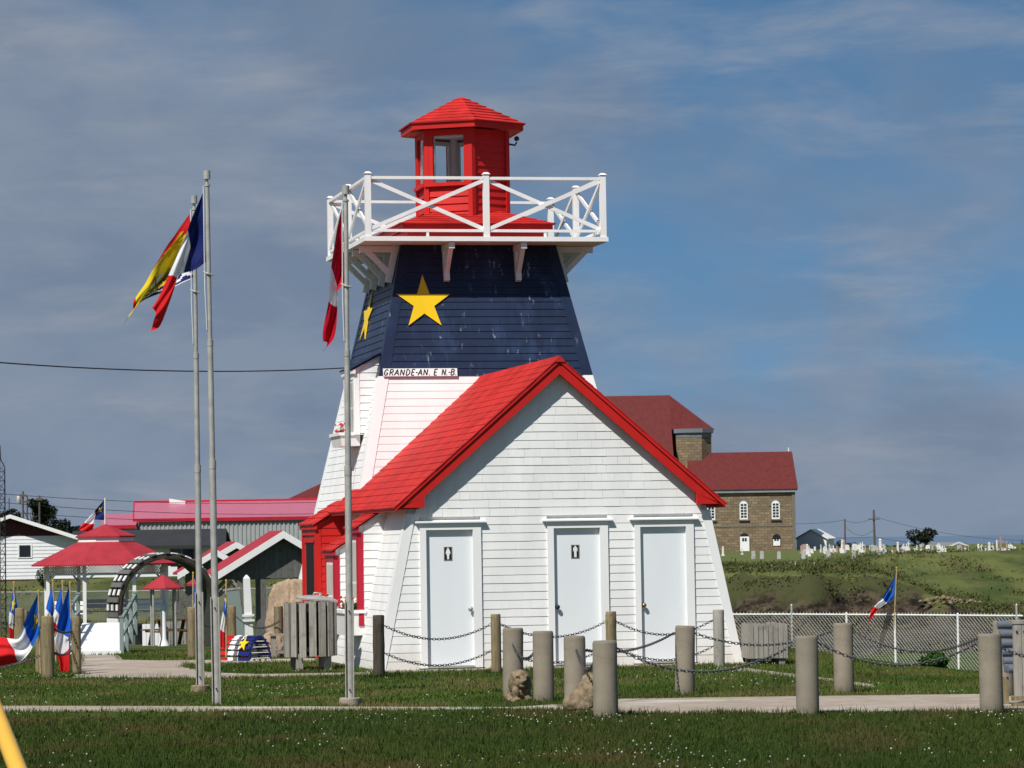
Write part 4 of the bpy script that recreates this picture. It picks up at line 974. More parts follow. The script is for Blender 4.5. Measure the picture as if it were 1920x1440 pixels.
# big flags hang from the poles: separate cloths
def flagroot(name, label, u, v, Y, group='large flags on the steel poles'):
    p = P(u, v, Y); return thing(name, label, 'flag', p, 0, group)
r = flagroot('tricolour_flag', 'navy, white and red flag flying from the tallest flagpole', 387, 490, Y1)
c = Cloth([[(381, 360, 0), (361, 405, -.04), (346, 446, -.10), (322, 500, -.12), (303, 545, -.06), (284, 577, 0)],
           [(383.5, 425, 0), (366, 447, .12), (352, 474, .06), (337, 508, -.12), (318, 548, -.12), (292, 588, -.05)],
           [(386, 491, 0), (364, 506, -.05), (336, 515, .14), (330, 526, .05), (303, 606, 0), (281, 621, .04)]], Y1, 42, .028, 2.2)
cl = c.build('cloth', r, [FNAVY, FWHITE, FRED], tri)
r2 = flagroot('ship_flag', 'yellow and red flag with lion, ship and blue waves on the shorter flagpole', 365, 520, Y2)
c2 = Cloth([[(355, 401, 0), (323, 446, -.05), (296, 489, -.1), (271, 532, -.05), (252, 562, .02)],
            [(360, 445, 0), (333, 476, .08), (307, 509, .02), (278, 546, -.06), (246, 585, -.02)],
            [(364, 521, 0), (338, 532, -.05), (305, 549, .06), (262, 568, .02), (229, 612, .05)]], Y2, 42, .024, 1.6, 1.)
def nbpick(a, b_):
    if b_ < .40*(1-a/.62): return 0
    if a > .93 and b_ < .5: return 0
    if b_ < .80: return 1
    wv = .03*math.sin(a*28)
    if b_ > .985: return 3
    return 2 if (b_ < .86+wv or b_ > .91+wv) else 3
cl2 = c2.build('cloth', r2, [FRED, FYEL, FNAVY, FWHITE], nbpick)
# walking lion on the red band, galley on the yellow field (simple outlines)
lionp = [(.12+(x-.24)*.62, .10+(y-.05)*1.1) for x, y in [(.24, .17), (.30, .11), (.36, .13), (.42, .14), (.60, .14), (.68, .06), (.72, .05), (.70, .11), (.66, .17), (.67, .27), (.63, .28), (.61, .22), (.52, .21), (.48, .28), (.44, .28), (.44, .21), (.36, .22), (.32, .28), (.28, .27), (.31, .21), (.27, .20)]]
SH = .15
c2.patch(lionp, 'lion_emblem', FCREST, cl2, r2)
hull = [(x*.8+.22, y) for x, y in [(.22, .56), (.26, .62), (.50, .66), (.74, .62), (.80, .54), (.78, .66), (.70, .75), (.34, .75), (.25, .68)]]
c2.patch(hull, 'ship_hull', FHULL, cl2, r2)
c2.stroke([(.62, .30), (.62, .66)], .012, 'ship_mast', FDARK, cl2, r2, .009)
c2.patch([(.62, .30), (.72, .33), (.62, .37)], 'pennant', FRED, cl2, r2, .009, 3)
c2.patch([(.52, .42), (.72, .42), (.71, .55), (.53, .55)], 'ship_sail', FWHITE, cl2, r2, .008, 3)
for k in range(6):
    a = .46+k*.06; c2.stroke([(a, .70), (a-.03, .78), (a-.035, .82)], .010, 'oar', FCREST, cl2, r2, .011)
for k in range(3): c2.stroke([(.43+.03*k, .63+.03*k), (.62, .68+.02*k), (.82-.02*k, .63+.03*k)], .008, 'hull_plank_line', FDARK, cl2, r2, .010)
r3 = flagroot('maple_flag', 'red and white flag hanging limp from the pole beside the lighthouse', 646, 528, Y3)
c3 = Cloth([[(641, 388, 0), (630, 440, -.08), (622, 500, -.10), (617, 560, -.05), (607, 612, .0), (605, 640, .03)],
            [(643, 455, 0), (640, 490, .10), (632, 535, .06), (630, 572, .08), (622, 615, .10), (614, 645, .06)],
            [(645.5, 528, 0), (637, 541, -.06), (630, 550, -.08), (634, 568, -.06), (629, 630, -.04), (603, 660, -.02)]], Y3, 42, .03, 1.5, .6)
cl3 = c3.build('cloth', r3, [FCRIM, FWHITE], lambda a, b_: 0 if (a < .40 or a > .62) else 1)

# small tricolour flags on thin staffs
def smallflag(label, Y, staff, net, starpos=None, blue=FBLUE, fold=.02, lean=None, where=None, nf=2.2):
    (u0, v0), (u1, v1) = staff; a = P(u0, v0, Y); b_ = P(u1, v1, Y)
    t = thing('small_flag', label, 'flag', a, 0, 'small tricolour flags around the grounds')
    m = MB(); m.tube([Vector((0, 0, 0)), b_-a], .0125 if Y < 70 else .03, 8); m.build('staff', LIGHTCUT if Y < 75 else FWHITE, t, 'auto')
    m = MB(); m.ico(b_-a, .018, 1); m.build('finial', FCREST, t)
    c_ = Cloth(net, Y, 26, fold, nf); k = c_.build('cloth', t, [blue, FWHITE, FRED], tri)
    if starpos: c_.patch(star_st(*starpos), 'star', FYEL, k, t, .008, 2)
    return t
smallflag('tricolour flag with yellow star billowing to the left beside the thick post', 50.0, ((76, 1264), (72, 1108)),
    [[(72, 1110, 0), (50, 1155, -.1), (32, 1195, -.05), (0, 1195, .1), (-20, 1202, .1)], [(74, 1150, 0), (62, 1190, .12), (44, 1216, 0), (14, 1220, -.1), (-16, 1225, 0)], [(75, 1188, 0), (66, 1202, -.1), (48, 1232, -.12), (22, 1246, .1), (-12, 1250, .05)]], (.14, .42, .17), fold=.035)
smallflag('blue, white and red flag drooping beside the white ramp', 50.8, ((137, 1260), (131, 1092)),
    [[(131, 1094, 0), (112, 1150, -.08), (104, 1185, -.05), (101, 1200, 0), (110, 1240, .05), (112, 1262, 0)], [(133, 1135, 0), (122, 1165, .1), (116, 1196, .1), (113, 1222, .08), (118, 1244, .1), (118, 1262, .1)], [(135, 1176, 0), (131, 1188, -.08), (127, 1198, -.1), (129, 1205, -.06), (130, 1250, -.05), (122, 1266, 0)]], None, fold=.03)
smallflag('blue flag on the middle staff behind the drooping flag', 53.0, ((122, 1248), (117, 1090)),
    [[(117, 1092, 0), (103, 1140, .05), (98, 1165, 0), (97, 1185, 0)], [(118, 1120, 0), (110, 1150, -.08), (105, 1170, -.05), (103, 1190, 0)], [(119, 1150, 0), (114, 1165, .05), (110, 1180, .05), (108, 1195, 0)]])
smallflag('blue flag on the left staff of the group behind the drooping flag', 54.0, ((105, 1240), (99, 1088)),
    [[(99, 1092, 0), (86, 1140, .05), (83, 1160, 0), (84, 1185, 0)], [(101, 1120, 0), (93, 1148, -.08), (90, 1168, -.05), (91, 1190, 0)], [(102, 1150, 0), (99, 1160, .05), (97, 1175, .05), (98, 1195, 0)]])
smallflag('dark blue flag with star hanging at the far left edge', 56.0, ((28, 1235), (26, 1092)),
    [[(27, 1094, 0), (18, 1145, .05), (16, 1175, 0), (18, 1205, 0)], [(30, 1120, 0), (24, 1150, -.08), (22, 1180, -.05), (23, 1205, 0)], [(33, 1135, 0), (28, 1158, .05), (27, 1180, .05), (27, 1200, 0)]], (.2, .4, .2))
smallflag('blue, white and red flag furled on its staff next to the lobster trap', 54.5, ((424, 1232), (424, 1088)),
    [[(424, 1090, 0), (418, 1145, .05), (412, 1180, 0), (411, 1212, 0)], [(425, 1115, 0), (421, 1152, -.07), (417, 1185, -.05), (418, 1215, 0)], [(426, 1140, 0), (425, 1160, .05), (424, 1188, .05), (425, 1218, 0)]], (.16, .45, .22))
smallflag('blue, white and red flag partly hidden behind the left flagpole pair', 57.0, ((362, 1225), (362, 1074)),
    [[(362, 1094, 0), (364, 1130, .05), (366, 1160, 0), (377, 1200, 0)], [(366, 1105, 0), (369, 1135, -.07), (372, 1165, -.05), (382, 1205, 0)], [(370, 1112, 0), (373, 1140, .05), (378, 1170, .05), (384, 1215, 0)]])
smallflag('tricolour flag with star on a staff tied to the white wire fence', 67.5, ((1676, 1180), (1681.5, 1064)),
    [[(1679, 1079, 0), (1655, 1120, -.05), (1638, 1138, 0), (1629, 1158, .05)], [(1677.5, 1095, 0), (1660, 1127, .1), (1645, 1142, .06), (1630, 1160, .05)], [(1676.5, 1122, 0), (1664, 1130, -.06), (1649, 1140, -.04), (1626, 1170, .02)]], (.17, .36, .13, 2.2), fold=.04)
smallflag('tricolour flag with star flying above the red gazebo roof', 112, ((197, 992), (197, 934)),
    [[(195, 937, 0), (178, 957, 0), (157, 980, .1), (148, 990, .1)], [(195.5, 955, 0), (180, 966, .2), (165, 983, .1), (150, 994, 0)], [(196, 975, 0), (176, 975, -.2), (178, 982, -.1), (171, 998, .1)]], (.2, .38, .2), FNAVY, .05)

# ------------------------------------------------------------------ barrel shaped bin, boxes, trap, boulder
p = flat(583, 1256)
t = thing('slatted_bin', 'round weathered wooden slat bin with dome lid left of the lighthouse', 'bin', p, .15)
RB_ = .36; ZB0, ZB1 = .20, 1.0
n = 16
for k in range(n):
    a = 2*PI*k/n; m = MB(); w_ = .052; c_, s_ = math.cos(a), math.sin(a); j = random.uniform(-.01, .01)
    f_ = lambda x, y, z: (x*c_-y*s_, x*s_+y*c_, z)
    m.hexa([f_(RB_+dx, dy, z) for z in (ZB0+j, ZB1+j) for dx, dy in ((0, -w_), (.028, -w_), (.028, w_), (0, w_))]); m.build('slat', WOODG, t)
m = MB(); m.lathe([(RB_-.03, ZB0+.08), (RB_-.002, ZB0+.08), (RB_-.002, ZB0+.14), (RB_-.03, ZB0+.14)], n=24); m.build('hoop', DARKMETAL, t)
m = MB(); m.lathe([(RB_-.03, ZB1-.14), (RB_-.002, ZB1-.14), (RB_-.002, ZB1-.08), (RB_-.03, ZB1-.08)], n=24); m.build('hoop', DARKMETAL, t)
m = MB(); m.lathe([(RB_-.06, ZB0+.02), (RB_-.06, ZB1-.03)], n=24); m.build('liner', BLACK, t)
for k in range(4):
    a = PI/4+PI/2*k+.1; m = MB(); x, y = math.cos(a)*(RB_-.06), math.sin(a)*(RB_-.06); m.box((x-.05, y-.05, -.03), (x+.05, y+.05, ZB0+.05)); m.build('leg', WOODG, t)
m = MB(); m.lathe([(.31, ZB1+.0), (.315, ZB1+.025), (.27, ZB1+.05), (.14, ZB1+.075), (.02, ZB1+.085)], n=28); ld = m.build('lid', GALV, t, 'auto'); ld.rotation_euler.y = .10; ld.location.z = .02
m = MB(); m.tube([(-.06, 0, ZB1+.08), (-.05, 0, ZB1+.115), (.05, 0, ZB1+.115), (.06, 0, ZB1+.08)], .012, 8); m.build('lid_handle', GALV, ld, True)
# lobster trap
p = flat(459, 1239)
t = thing('lobster_trap', 'half round lobster trap painted red, white and navy with yellow star', 'lobster trap', p, math.radians(40))
for k in range(13):
    a = PI*k/12; r_ = .215; z = r_*math.sin(a)*1.72+.03; x = r_*math.cos(a)
    for (y0, y1, mt) in ((-.42, -.12, NBLUE), (-.12, .16, WHITE2), (.16, .44, RED)):
        m = MB(); m.bar((x, y0, z), (x, y1, z), .064, .016, (math.cos(a), 0, math.sin(a)*1.2)); m.build('slat', mt, t)
for y in (-.41, -.12, .16, .43):
    m = MB(); pts = [(.20*math.cos(PI*k/16), y, .345*math.sin(PI*k/16)+.03) for k in range(17)]
    for a, b_ in zip(pts, pts[1:]): m.bar(a, b_, .03, .03)
    m.build('bow', NBLUE, t)
m = MB()
for x in (-.17, -.06, .06, .17): m.bar((x, -.43, .018), (x, .45, .018), .06, .03)
m.build('base_slats', WHITE2, t)
for k in range(7):
    m = MB(); z = .05+k*.045; xx = .2*math.sqrt(max(.02, 1-((z-.03)/.345)**2)); m.bar((-xx, -.415, z), (xx, -.415, z), .012, .014); m.build('end_lath', NBLUE if k % 2 else WHITE2, t)
# star badge on the flank facing the viewer
m = MB()
a = PI*.78; nrm_ = Vector((math.cos(a), 0, math.sin(a)*.62)).normalized(); c0 = Vector((.22*math.cos(a), -.235, .375*math.sin(a)+.03))+nrm_*.015; tu = Vector((0, 1, 0)).cross(nrm_)
pts = [c0+Vector((0, -1, 0))*x+(tu if tu.z > 0 else -tu)*y for x, y in starpts(.135)]
m.prism(pts, nrm_*.012); m.build('star', YELLOW, t)
# boulder
bo = bpy.data.meshes.new('b'); bm = bmesh.new(); bmesh.ops.create_icosphere(bm, subdivisions=5, radius=1)
for v in bm.verts:
    d = v.co.normalized(); k = 1+.20*mn.noise(d*1.4+Vector((2, 0, 5)))+.10*mn.noise(d*3.2)+.04*mn.noise(d*7)+.015*mn.noise(d*16)
    crack = math.exp(-((d.x-.12+.10*mn.noise(Vector((d.z*2.5, 0, 3))))/.07)**2)*.12
    f_ = 1/(abs(d.x)**3+abs(d.y)**3+abs(d.z)**3)**(1/3)
    v.co = d*(k-crack)*lerp(1, f_, .35)
    v.co.z = v.co.z if v.co.z < .9 else .9+(v.co.z-.9)*.4
bm.to_mesh(bo); bm.free(); bo.polygons.foreach_set('use_smooth', [True]*len(bo.polygons)); bo.materials.append(BOULDER)
q = G(538, 1230); o = bpy.data.objects.new('boulder', bo); C.objects.link(o); o.location = (q.x, q.y+.6, q.z+.62); o.scale = (.36, .34, .68)
tag(o, 'tall tan boulder with a dark crack behind the slatted bin', 'boulder')
o2 = bpy.data.objects.new('boulder', bo.copy()); C.objects.link(o2); q = G(512, 1232); o2.location = (q.x, q.y+.1, q.z+.10); o2.scale = (.17, .17, .34); o2.rotation_euler = (.1, .25, 2)
tag(o2, 'small pointed tan rock between the lobster trap and the log stand', 'boulder')
# log on a small stand
q = flat(530, 1233); t = thing('log_stand', 'grey wooden box stand carrying an upright log beside the bin', 'stand', (q.x, q.y, 0), .2)
s_ = F/q.y
for x in (-.15, .15):
    m = MB(); m.box((x-.03, -.12, 0), (x+.03, -.08, .36)); m.box((x-.03, .08, 0), (x+.03, .12, .36)); m.build('leg', WOODG, t)
m = MB(); m.box((-.20, -.15, .36), (.20, .15, .40)); m.build('stand_top', WOODG, t)
m = MB(); m.box((-.12, -.11, .07), (.12, -.09, .12)); m.build('stretcher', WOODG, t)
m = MB(); m.hexa([(-.12, -.115, .12), (-.06, -.115, .12), (-.06, -.09, .12), (-.12, -.09, .12), (.05, -.115, .355), (.11, -.115, .355), (.11, -.09, .355), (.05, -.09, .355)]); m.build('brace', WOODG, t)
lg = thing('log', 'upright cut log standing on the small grey box stand', 'log', (q.x-.06, q.y, .401))
m = MB(); m.lathe([(.075, 0), (.078, .2), (.074, .44)], n=18); m.build('log_shaft', woodm('log_bark', (.24, .19, .12), (.13, .10, .06)), lg, 'auto'); m = MB(); m.lathe([(.070, .440), (.068, .444)], n=18); m.build('cut_end', LIGHTCUT, lg)
# square board bin by the fence
q = G(1438, 1246); t = thing('board_bin', 'square grey board bin standing before the white wire fence', 'bin', (q.x, q.y+.35, q.z), .08)
s_ = F/q.y; hh = 76/s_; ww = 74/s_
nb = 8
for k in range(nb):
    x0 = -ww/2+k*ww/nb; m = MB(); j = random.uniform(-.012, .012); m.box((x0+.004, -.36, .09), (x0+ww/nb-.004, -.335, hh+j)); m.build('board', WOODG, t)
    m = MB(); m.box((x0+.004, .335, .09), (x0+ww/nb-.004, .36, hh+j)); m.build('board', WOODG, t)
for sx in (-1, 1):
    for k in range(7):
        y0 = -.33+k*.095; m = MB(); m.box((sx*ww/2-.012, y0+.003, .09), (sx*ww/2+.012, y0+.09, hh-.01)); m.build('board', WOODG, t)
    for y in (-.28, .28): m = MB(); m.box((sx*(ww/2-.09)-.045, y-.045, -.05), (sx*(ww/2-.09)+.045, y+.045, .12)); m.build('leg', WOODG, t)
m = MB(); m.box((-ww/2+.03, -.32, .1), (ww/2-.03, .32, hh-.06)); m.build('liner', BLACK, t)
# slatted bench at the right edge
q = flat(1915, 1326); t = thing('slatted_bench', 'bench with blue grey curved back slats and bolted wooden end panel', 'bench', (q.x+.02, q.y+.25, 0), 0)
s_ = F/q.y
prof = [(-.30, .50), (-.27, .40), (-.24, .58)]
for k, (x, y, z, a) in enumerate([(-.17, .36, .86, .25), (-.15, .33, .76, .1), (-.14, .30, .66, .0), (-.135, .28, .565, -.05), (-.13, .26, .47, -.1)]):
    m = MB(); m.tube([(x, y, z), (x+1.5, y+.05, z+.0)], .048, 10); m.build('back_slat', SLATBLUE, t, 'auto')
for k in range(4):
    m = MB(); m.tube([(-.13, .18-k*.10, .40), (1.37, .20-k*.10, .40)], .045, 10); m.build('seat_slat', SLATBLUE, t, 'auto')
for x in (-.045, .045, .135):
    m = MB(); m.box((x-.043, -.24, .12), (x+.043, -.19, .88)); m.build('end_board', WOODG, t)
m = MB(); m.box((-.10, -.25, .885), (.20, .05, .92)); m.build('arm_rest', WOODG, t)
for z in (.12, .05): m = MB(); m.box((-.12, -.26, z-.05), (.25, -.2, z-.005)); m.build('foot_board', WOODP, t)
for x in (-.05, .03): m = MB(); m.tube([(x, -.241, .80), (x, -.252, .80)], .012, 8); m.build('bolt', DARKMETAL, t)
m = MB(); m.box((-.20, .22, .0), (-.08, .34, .30)); m.build('rear_leg', WOODP, t)
# leaning yellow pipe in the near left corner
a = P(-22, 1300, 17); b_ = P(46, 1475, 15.2)
t = thing('yellow_pipe', 'leaning yellow painted pipe in the near left corner', 'pipe', (b_.x, b_.y, 0))
b2 = a+(b_-a)*(a.z/(a.z-b_.z)) if a.z > b_.z else b_
m = MB(); m.tube([a+(a-b2)*.6-t.location, b2-t.location], .042, 20); m.build('pipe_shaft', YPOST, t, 'auto')
m = MB(); m.lathe([(.07, -.02), (.07, .015)], b2-t.location, 16); m.build('foot_collar', YPOST, t)

# ------------------------------------------------------------------ wire fences
def wirefence(label, pts, h, posts, spacing, wr, pr, name='wire_fence', toprail=True, side=3, mat=FENCEWIRE):
    base = Vector((pts[0].x, pts[0].y, pts[0].z)); t = thing(name, label, 'fence', base)
    seg = [(Vector(p)-base) for p in pts]; cum = [0]
    for a, b_ in zip(seg, seg[1:]): cum.append(cum[-1]+(b_-a).length)
    L_ = cum[-1]
    def at(s, z):
        s = min(max(s, 0), L_)
        for i in range(len(seg)-1):
            if s <= cum[i+1]+1e-6:
                f = (s-cum[i])/max(1e-6, cum[i+1]-cum[i]); return seg[i].lerp(seg[i+1], f)+Vector((0, 0, z))
    m = MB(); n_ = int((L_+h)/spacing)
    for k in range(n_):
        s0 = -h+k*spacing
        for sg in (1, -1):
            if sg == 1: a, b_ = (s0, 0), (s0+h, h)
            else: a, b_ = (s0, h), (s0+h, 0)
            (sa, za), (sb, zb_) = a, b_
            if sa < 0: za = za+(zb_-za)*(-sa)/(sb-sa); sa = 0
            if sb > L_: zb_ = za+(zb_-za)*(L_-sa)/(sb-sa); sb = L_
            if sb-sa < .02: continue
            off = Vector((0, -.004*sg, 0))
            m.tube([at(sa, za)+off, at((sa+sb)/2, (za+zb_)/2)+off, at(sb, zb_)+off], wr, side, False)
    # twisted barbs along the top
    for k in range(int(L_/spacing)):
        s0 = k*spacing; m.tube([at(s0, h-.01), at(s0+.012, h+.03)], wr*1.3, 3, False)
    o = m.build('wire_mesh', mat, t, fix=False); o['kind'] = 'stuff'
    if toprail: m = MB(); m.tube([at(cum[i], h-.02) for i in range(len(seg))], pr*.75, 8); m.build('top_rail', mat, t, 'auto')
    for s0, hh_ in posts: m = MB(); m.tube([at(s0, -.15), at(s0, hh_)], pr, 10); m.tube([at(s0, hh_), at(s0, hh_+.03)], [pr*1.25, pr*.5], 10); m.build('fence_post', GALV if hh_ > h else mat, t, 'auto')
    return t, at, L_
fpx = [(1345, 70.5), (1482, 69.5), (1640, 68), (1800, 66.3), (1915, 65.2)]
pts = [on(u, Y) for u, Y in fpx]
for p_ in pts: p_.z = -.88
Lf = [0]
for a, b_ in zip(pts, pts[1:]): Lf.append(Lf[-1]+(b_-a).length)
wirefence('white galvanised chain link fence at the lawn edge above the ravine', pts, 1.18, [(Lf[1], 1.34), (Lf[2]-.75, 1.18), (Lf[2]+.5, 1.18), (Lf[3]-.1, 1.18), (Lf[4]-.15, 1.36)], .085, .0040, .024)
pts = [on(u, 132) for u in (-60, 150, 330, 470, 620)]
wirefence('far chain link fence on the field behind the gazebo', pts, 1.2, [(.4, 1.25), (4.5, 1.25), (8.2, 1.25), (11.5, 1.25)], .105, .0065, .03, mat=solid('grey_fence_wire', (.30, .31, .29), .6, .2, .1, 8, 0))

# ------------------------------------------------------------------ plants
def leafcloud(name, mat, parent, blobs, n, size, seed=1):
    r = np.random.default_rng(seed); vs_, fs = [], []
    tot = sum(b_[3]**2 for b_ in blobs)
    for (x, y, z, rad, fl) in blobs:
        k = int(n*rad**2/tot)
        d = r.normal(size=(k, 3)); d /= np.linalg.norm(d, axis=1)[:, None]; q = r.uniform(.45, 1.05, size=(k, 1))**.6
        c_ = np.array([x, y, z])+d*q*rad*np.array([1, 1, fl])
        a = r.normal(size=(k, 3)); a /= np.linalg.norm(a, axis=1)[:, None]; b2 = np.cross(a, r.normal(size=(k, 3))); b2 /= np.linalg.norm(b2, axis=1)[:, None]
        sz = size*r.uniform(.6, 1.4, size=(k, 1))
        base = len(vs_)
        V4 = np.stack([c_-a*sz, c_+b2*sz*.5, c_+a*sz, c_-b2*sz*.5], 1).reshape(-1, 3)
        b0 = sum(len(v) for v in vs_) if vs_ else 0
        vs_.append(V4); idx = b0+np.arange(k)*4
        fs.append(np.stack([idx, idx+1, idx+2], 1)); fs.append(np.stack([idx, idx+2, idx+3], 1))
    o = fastmesh(name, np.concatenate(vs_), np.concatenate(fs), mat); o.parent = parent; return o
def tree(name, label, u, Y, wpx, hpx, kind='round', mat=LEAFM, base=None, seed=1, group=None, trunk=True, lean=0, n=1500):
    s = F/Y; W_ = wpx/s; H_ = hpx/s; b0 = base or on(u, Y); t = thing(name, label, 'tree' if trunk else 'shrub', b0, 0, group); rr = random.Random(seed)
    if trunk:
        m = MB(); m.tube([(0, 0, -.2), (lean*.3, 0, H_*.3), (lean, 0, H_*.75)], [W_*.05+.03, W_*.035+.02, .02], 8)
        for k in range(5): a = rr.uniform(0, 6.28); z = H_*rr.uniform(.3, .6); m.tube([(lean*.4, 0, z), (math.cos(a)*W_*.3, math.sin(a)*W_*.3, z+H_*.22)], [.03+W_*.015, .012], 6)
        m.build('trunk', BARK, t)
    bl = []
    if kind == 'round':
        for k in range(9): a = rr.uniform(0, 6.28); rd = rr.uniform(.1, .34)*W_; bl.append((lean+math.cos(a)*rd, math.sin(a)*rd, H_*rr.uniform(.42, .86), W_*rr.uniform(.13, .24), .8))
    elif kind == 'cone':
        for k in range(8): f = k/7; bl.append((rr.uniform(-.06, .06)*W_, rr.uniform(-.06, .06)*W_, H_*lerp(.12, .95, f), W_*lerp(.46, .05, f), .55))
    else:
        for k in range(7): a = rr.uniform(0, 6.28); rd = rr.uniform(.0, .36)*W_; bl.append((math.cos(a)*rd, math.sin(a)*rd, H_*rr.uniform(.25, .7), W_*rr.uniform(.16, .26), min(1, H_/W_)))
    leafcloud('crown', mat, t, bl, n, max(.02, W_*.045 if kind != 'cone' else W_*.05), seed); return t
q = on(1752, 64.0)
tree('dwarf_spruce', 'small bushy green shrub growing against the white wire fence', 1752, q.y, 84, 44, 'bush', SHRUBM, q, 3, None, False, n=2600)

# ------------------------------------------------------------------ left grounds: ramp, gazebo, arch, shelters
q = flat(186, 1228)
t = thing('footbridge_ramp', 'white plank ramp with sage green hand rails at the path end', 'ramp', (q.x, q.y, 0), math.radians(2))
npl = 6
for k in range(npl):
    y0 = k*.62; y1 = y0+.60; z0 = k*.075; z1 = z0+.070
    m = MB(); m.hexa([(-.62, y0, z0-.02), (.33, y0, z0-.02), (.33, y1, z1-.02), (-.62, y1, z1-.02), (-.62, y0, z0+.03), (.33, y0, z0+.03), (.33, y1, z1+.03), (-.62, y1, z1+.03)]); m.build('deck_plank', WHITE2, t)
m = MB(); m.box((-.66, -.05, -.02), (.38, -.005, .07)); m.build('front_curb', WHITE2, t)
for x, hh_ in ((.38, .62), (-.66, .62)):
    for k in range(4):
        y = .15+k*1.05; z = y*.12; m = MB(); m.box((x-.035, y-.035, z-.15), (x+.035, y+.035, z+hh_)); m.box((x-.045, y-.045, z+hh_), (x+.045, y+.045, z+hh_+.03)); m.build('rail_post', GREENRAIL, t)
    m = MB(); m.bar((x, .15, .60), (x, 3.35, .60+.38), .05, .06); m.build('hand_rail', GREENRAIL, t)
    m = MB(); m.bar((x, .15, .30), (x, 3.35, .30+.38), .04, .05); m.build('mid_rail', GREENRAIL, t)
# gazebo
Yg = 112; q = on(198, Yg); s = F/Yg
zf = P(198, 1172, Yg).z; ze = P(198, 1060, Yg).z
t = thing('gazebo', 'white octagonal gazebo with two-tier red roof and lattice band', 'gazebo', (q.x, q.y, q.z), math.radians(10))
zf -= q.z; ze -= q.z
o8 = lambda k, r, z: (r*math.cos(PI/4*k+PI/8), r*math.sin(PI/4*k+PI/8), z)
def octring(m, r0, z0, r1, z1): m.add([o8(k, r0, z0) for k in range(8)]+[o8(k, r1, z1) for k in range(8)], [(k, (k+1) % 8, 8+(k+1) % 8, 8+k) for k in range(8)])
m = MB(); m.add([o8(k, 2.2, zf-.14) for k in range(8)]+[o8(k, 2.2, zf) for k in range(8)], [tuple(range(7, -1, -1)), tuple(range(8, 16))]+[(k, (k+1) % 8, 8+(k+1) % 8, 8+k) for k in range(8)]); m.build('floor', DARKMETAL, t)
m = MB(); octring(m, 2.12, -.1, 2.12, zf-.142); m.build('skirt', GREYBOARD, t)
RG = 2.58
for k in range(8):
    m = MB(); a, b_ = o8(k, RG, ze), o8(k+1, RG, ze); c_, d_ = o8(k+1, .98, ze+.72), o8(k, .98, ze+.72); dz = Vector((0, 0, .05))
    m.hexa([a, b_, c_, d_]+[tuple(Vector(x)+dz) for x in (a, b_, c_, d_)]); m.build('roof_panel', REDMETAL, t)
    m = MB(); a, b_ = o8(k, 1.04, ze+.96), o8(k+1, 1.04, ze+.96); c_ = (0, 0, ze+1.36); m.add([a, b_, c_, tuple(Vector(a)-dz), tuple(Vector(b_)-dz)], [(0, 1, 2), (3, 4, 1, 0)]); m.build('cupola_roof_panel', REDMETAL, t)
    x, y, _ = o8(k, 2.08, 0); m = MB(); m.box((x-.055, y-.055, zf), (x+.055, y+.055, ze+.12)); m.build('post', WHITE2, t)
    # lattice band with arched brace
    A = Vector(o8(k, 2.08, 0)); Bv = Vector(o8(k+1, 2.08, 0)); m = MB(); Ls = (Bv-A).length; dd = (Bv-A)/Ls
    z0, z1 = ze-.28, ze+.02; nn_ = int(Ls/.11)
    for i in range(-3, nn_+1):
        for sg in (1, -1):
            p0 = i*.11; p1 = p0+.30
            pa, pb = max(p0, 0), min(p1, Ls)
            if pb-pa < .04: continue
            za, zb_ = (z0+(pa-p0), z0+(pb-p0)) if sg == 1 else (z1-(pa-p0), z1-(pb-p0))
            m.bar(A+dd*pa+Vector((0, 0, za)), A+dd*pb+Vector((0, 0, zb_)), .03, .012, (0, 0, 1))
    o = m.build('lattice', WHITE2, t, fix=False); o['kind'] = 'stuff'
    m = MB(); m.bar(A+Vector((0, 0, z0)), Bv+Vector((0, 0, z0)), .05, .05); m.bar(A+Vector((0, 0, z0-.28)), A+dd*.3+Vector((0, 0, z0)), .04, .06); m.bar(Bv+Vector((0, 0, z0-.28)), Bv-dd*.3+Vector((0, 0, z0)), .04, .06); m.build('arch_brace', WHITE2, t)
    if k not in (5,):
        m = MB()
        for zz in (.50, .66): m.bar(A*.96+Vector((0, 0, zf+zz+.1)), Bv*.96+Vector((0, 0, zf+zz+.1)), .03, .13)
        m.build('bench_back', WHITE2, t)
        m = MB(); m.bar(A*.86+Vector((0, 0, zf+.42)), Bv*.86+Vector((0, 0, zf+.42)), .36, .04); m.build('bench_seat', WHITE2, t)
m = MB(); octring(m, .97, ze+.73, .97, ze+.95); m.build('cupola_band', WHITE2, t)
# garden arch with crosswise slats
Ya = 75; q = on(305, Ya); s = F/Ya
t = thing('garden_arch', 'dark rounded garden arch crossed by white and grey slats', 'arch', (q.x, q.y, q.z), math.radians(26))
Ra = 1.12; Hs = (1205-1128)/s; 
def ap(a, r, y): return (-r*math.cos(a), y, Hs+r*math.sin(a)*1.0)
for y in (-.28, .02, .30):
    m = MB(); pts = [(-Ra, y, -.1), (-Ra, y, Hs)]+[ap(PI*k/24, Ra, y) for k in range(1, 24)]+[(Ra, y, Hs), (Ra, y, -.1)]
    for a, b_ in zip(pts, pts[1:]): m.bar(a, b_, .07, .09)
    m.build('arch_rib', WOODD, t)
m = MB(); pts = [(-Ra+.06, 0, -.05), (-Ra+.06, 0, Hs)]+[ap(PI*k/24, Ra-.06, 0) for k in range(1, 24)]+[(Ra-.06, 0, Hs), (Ra-.06, 0, -.05)]
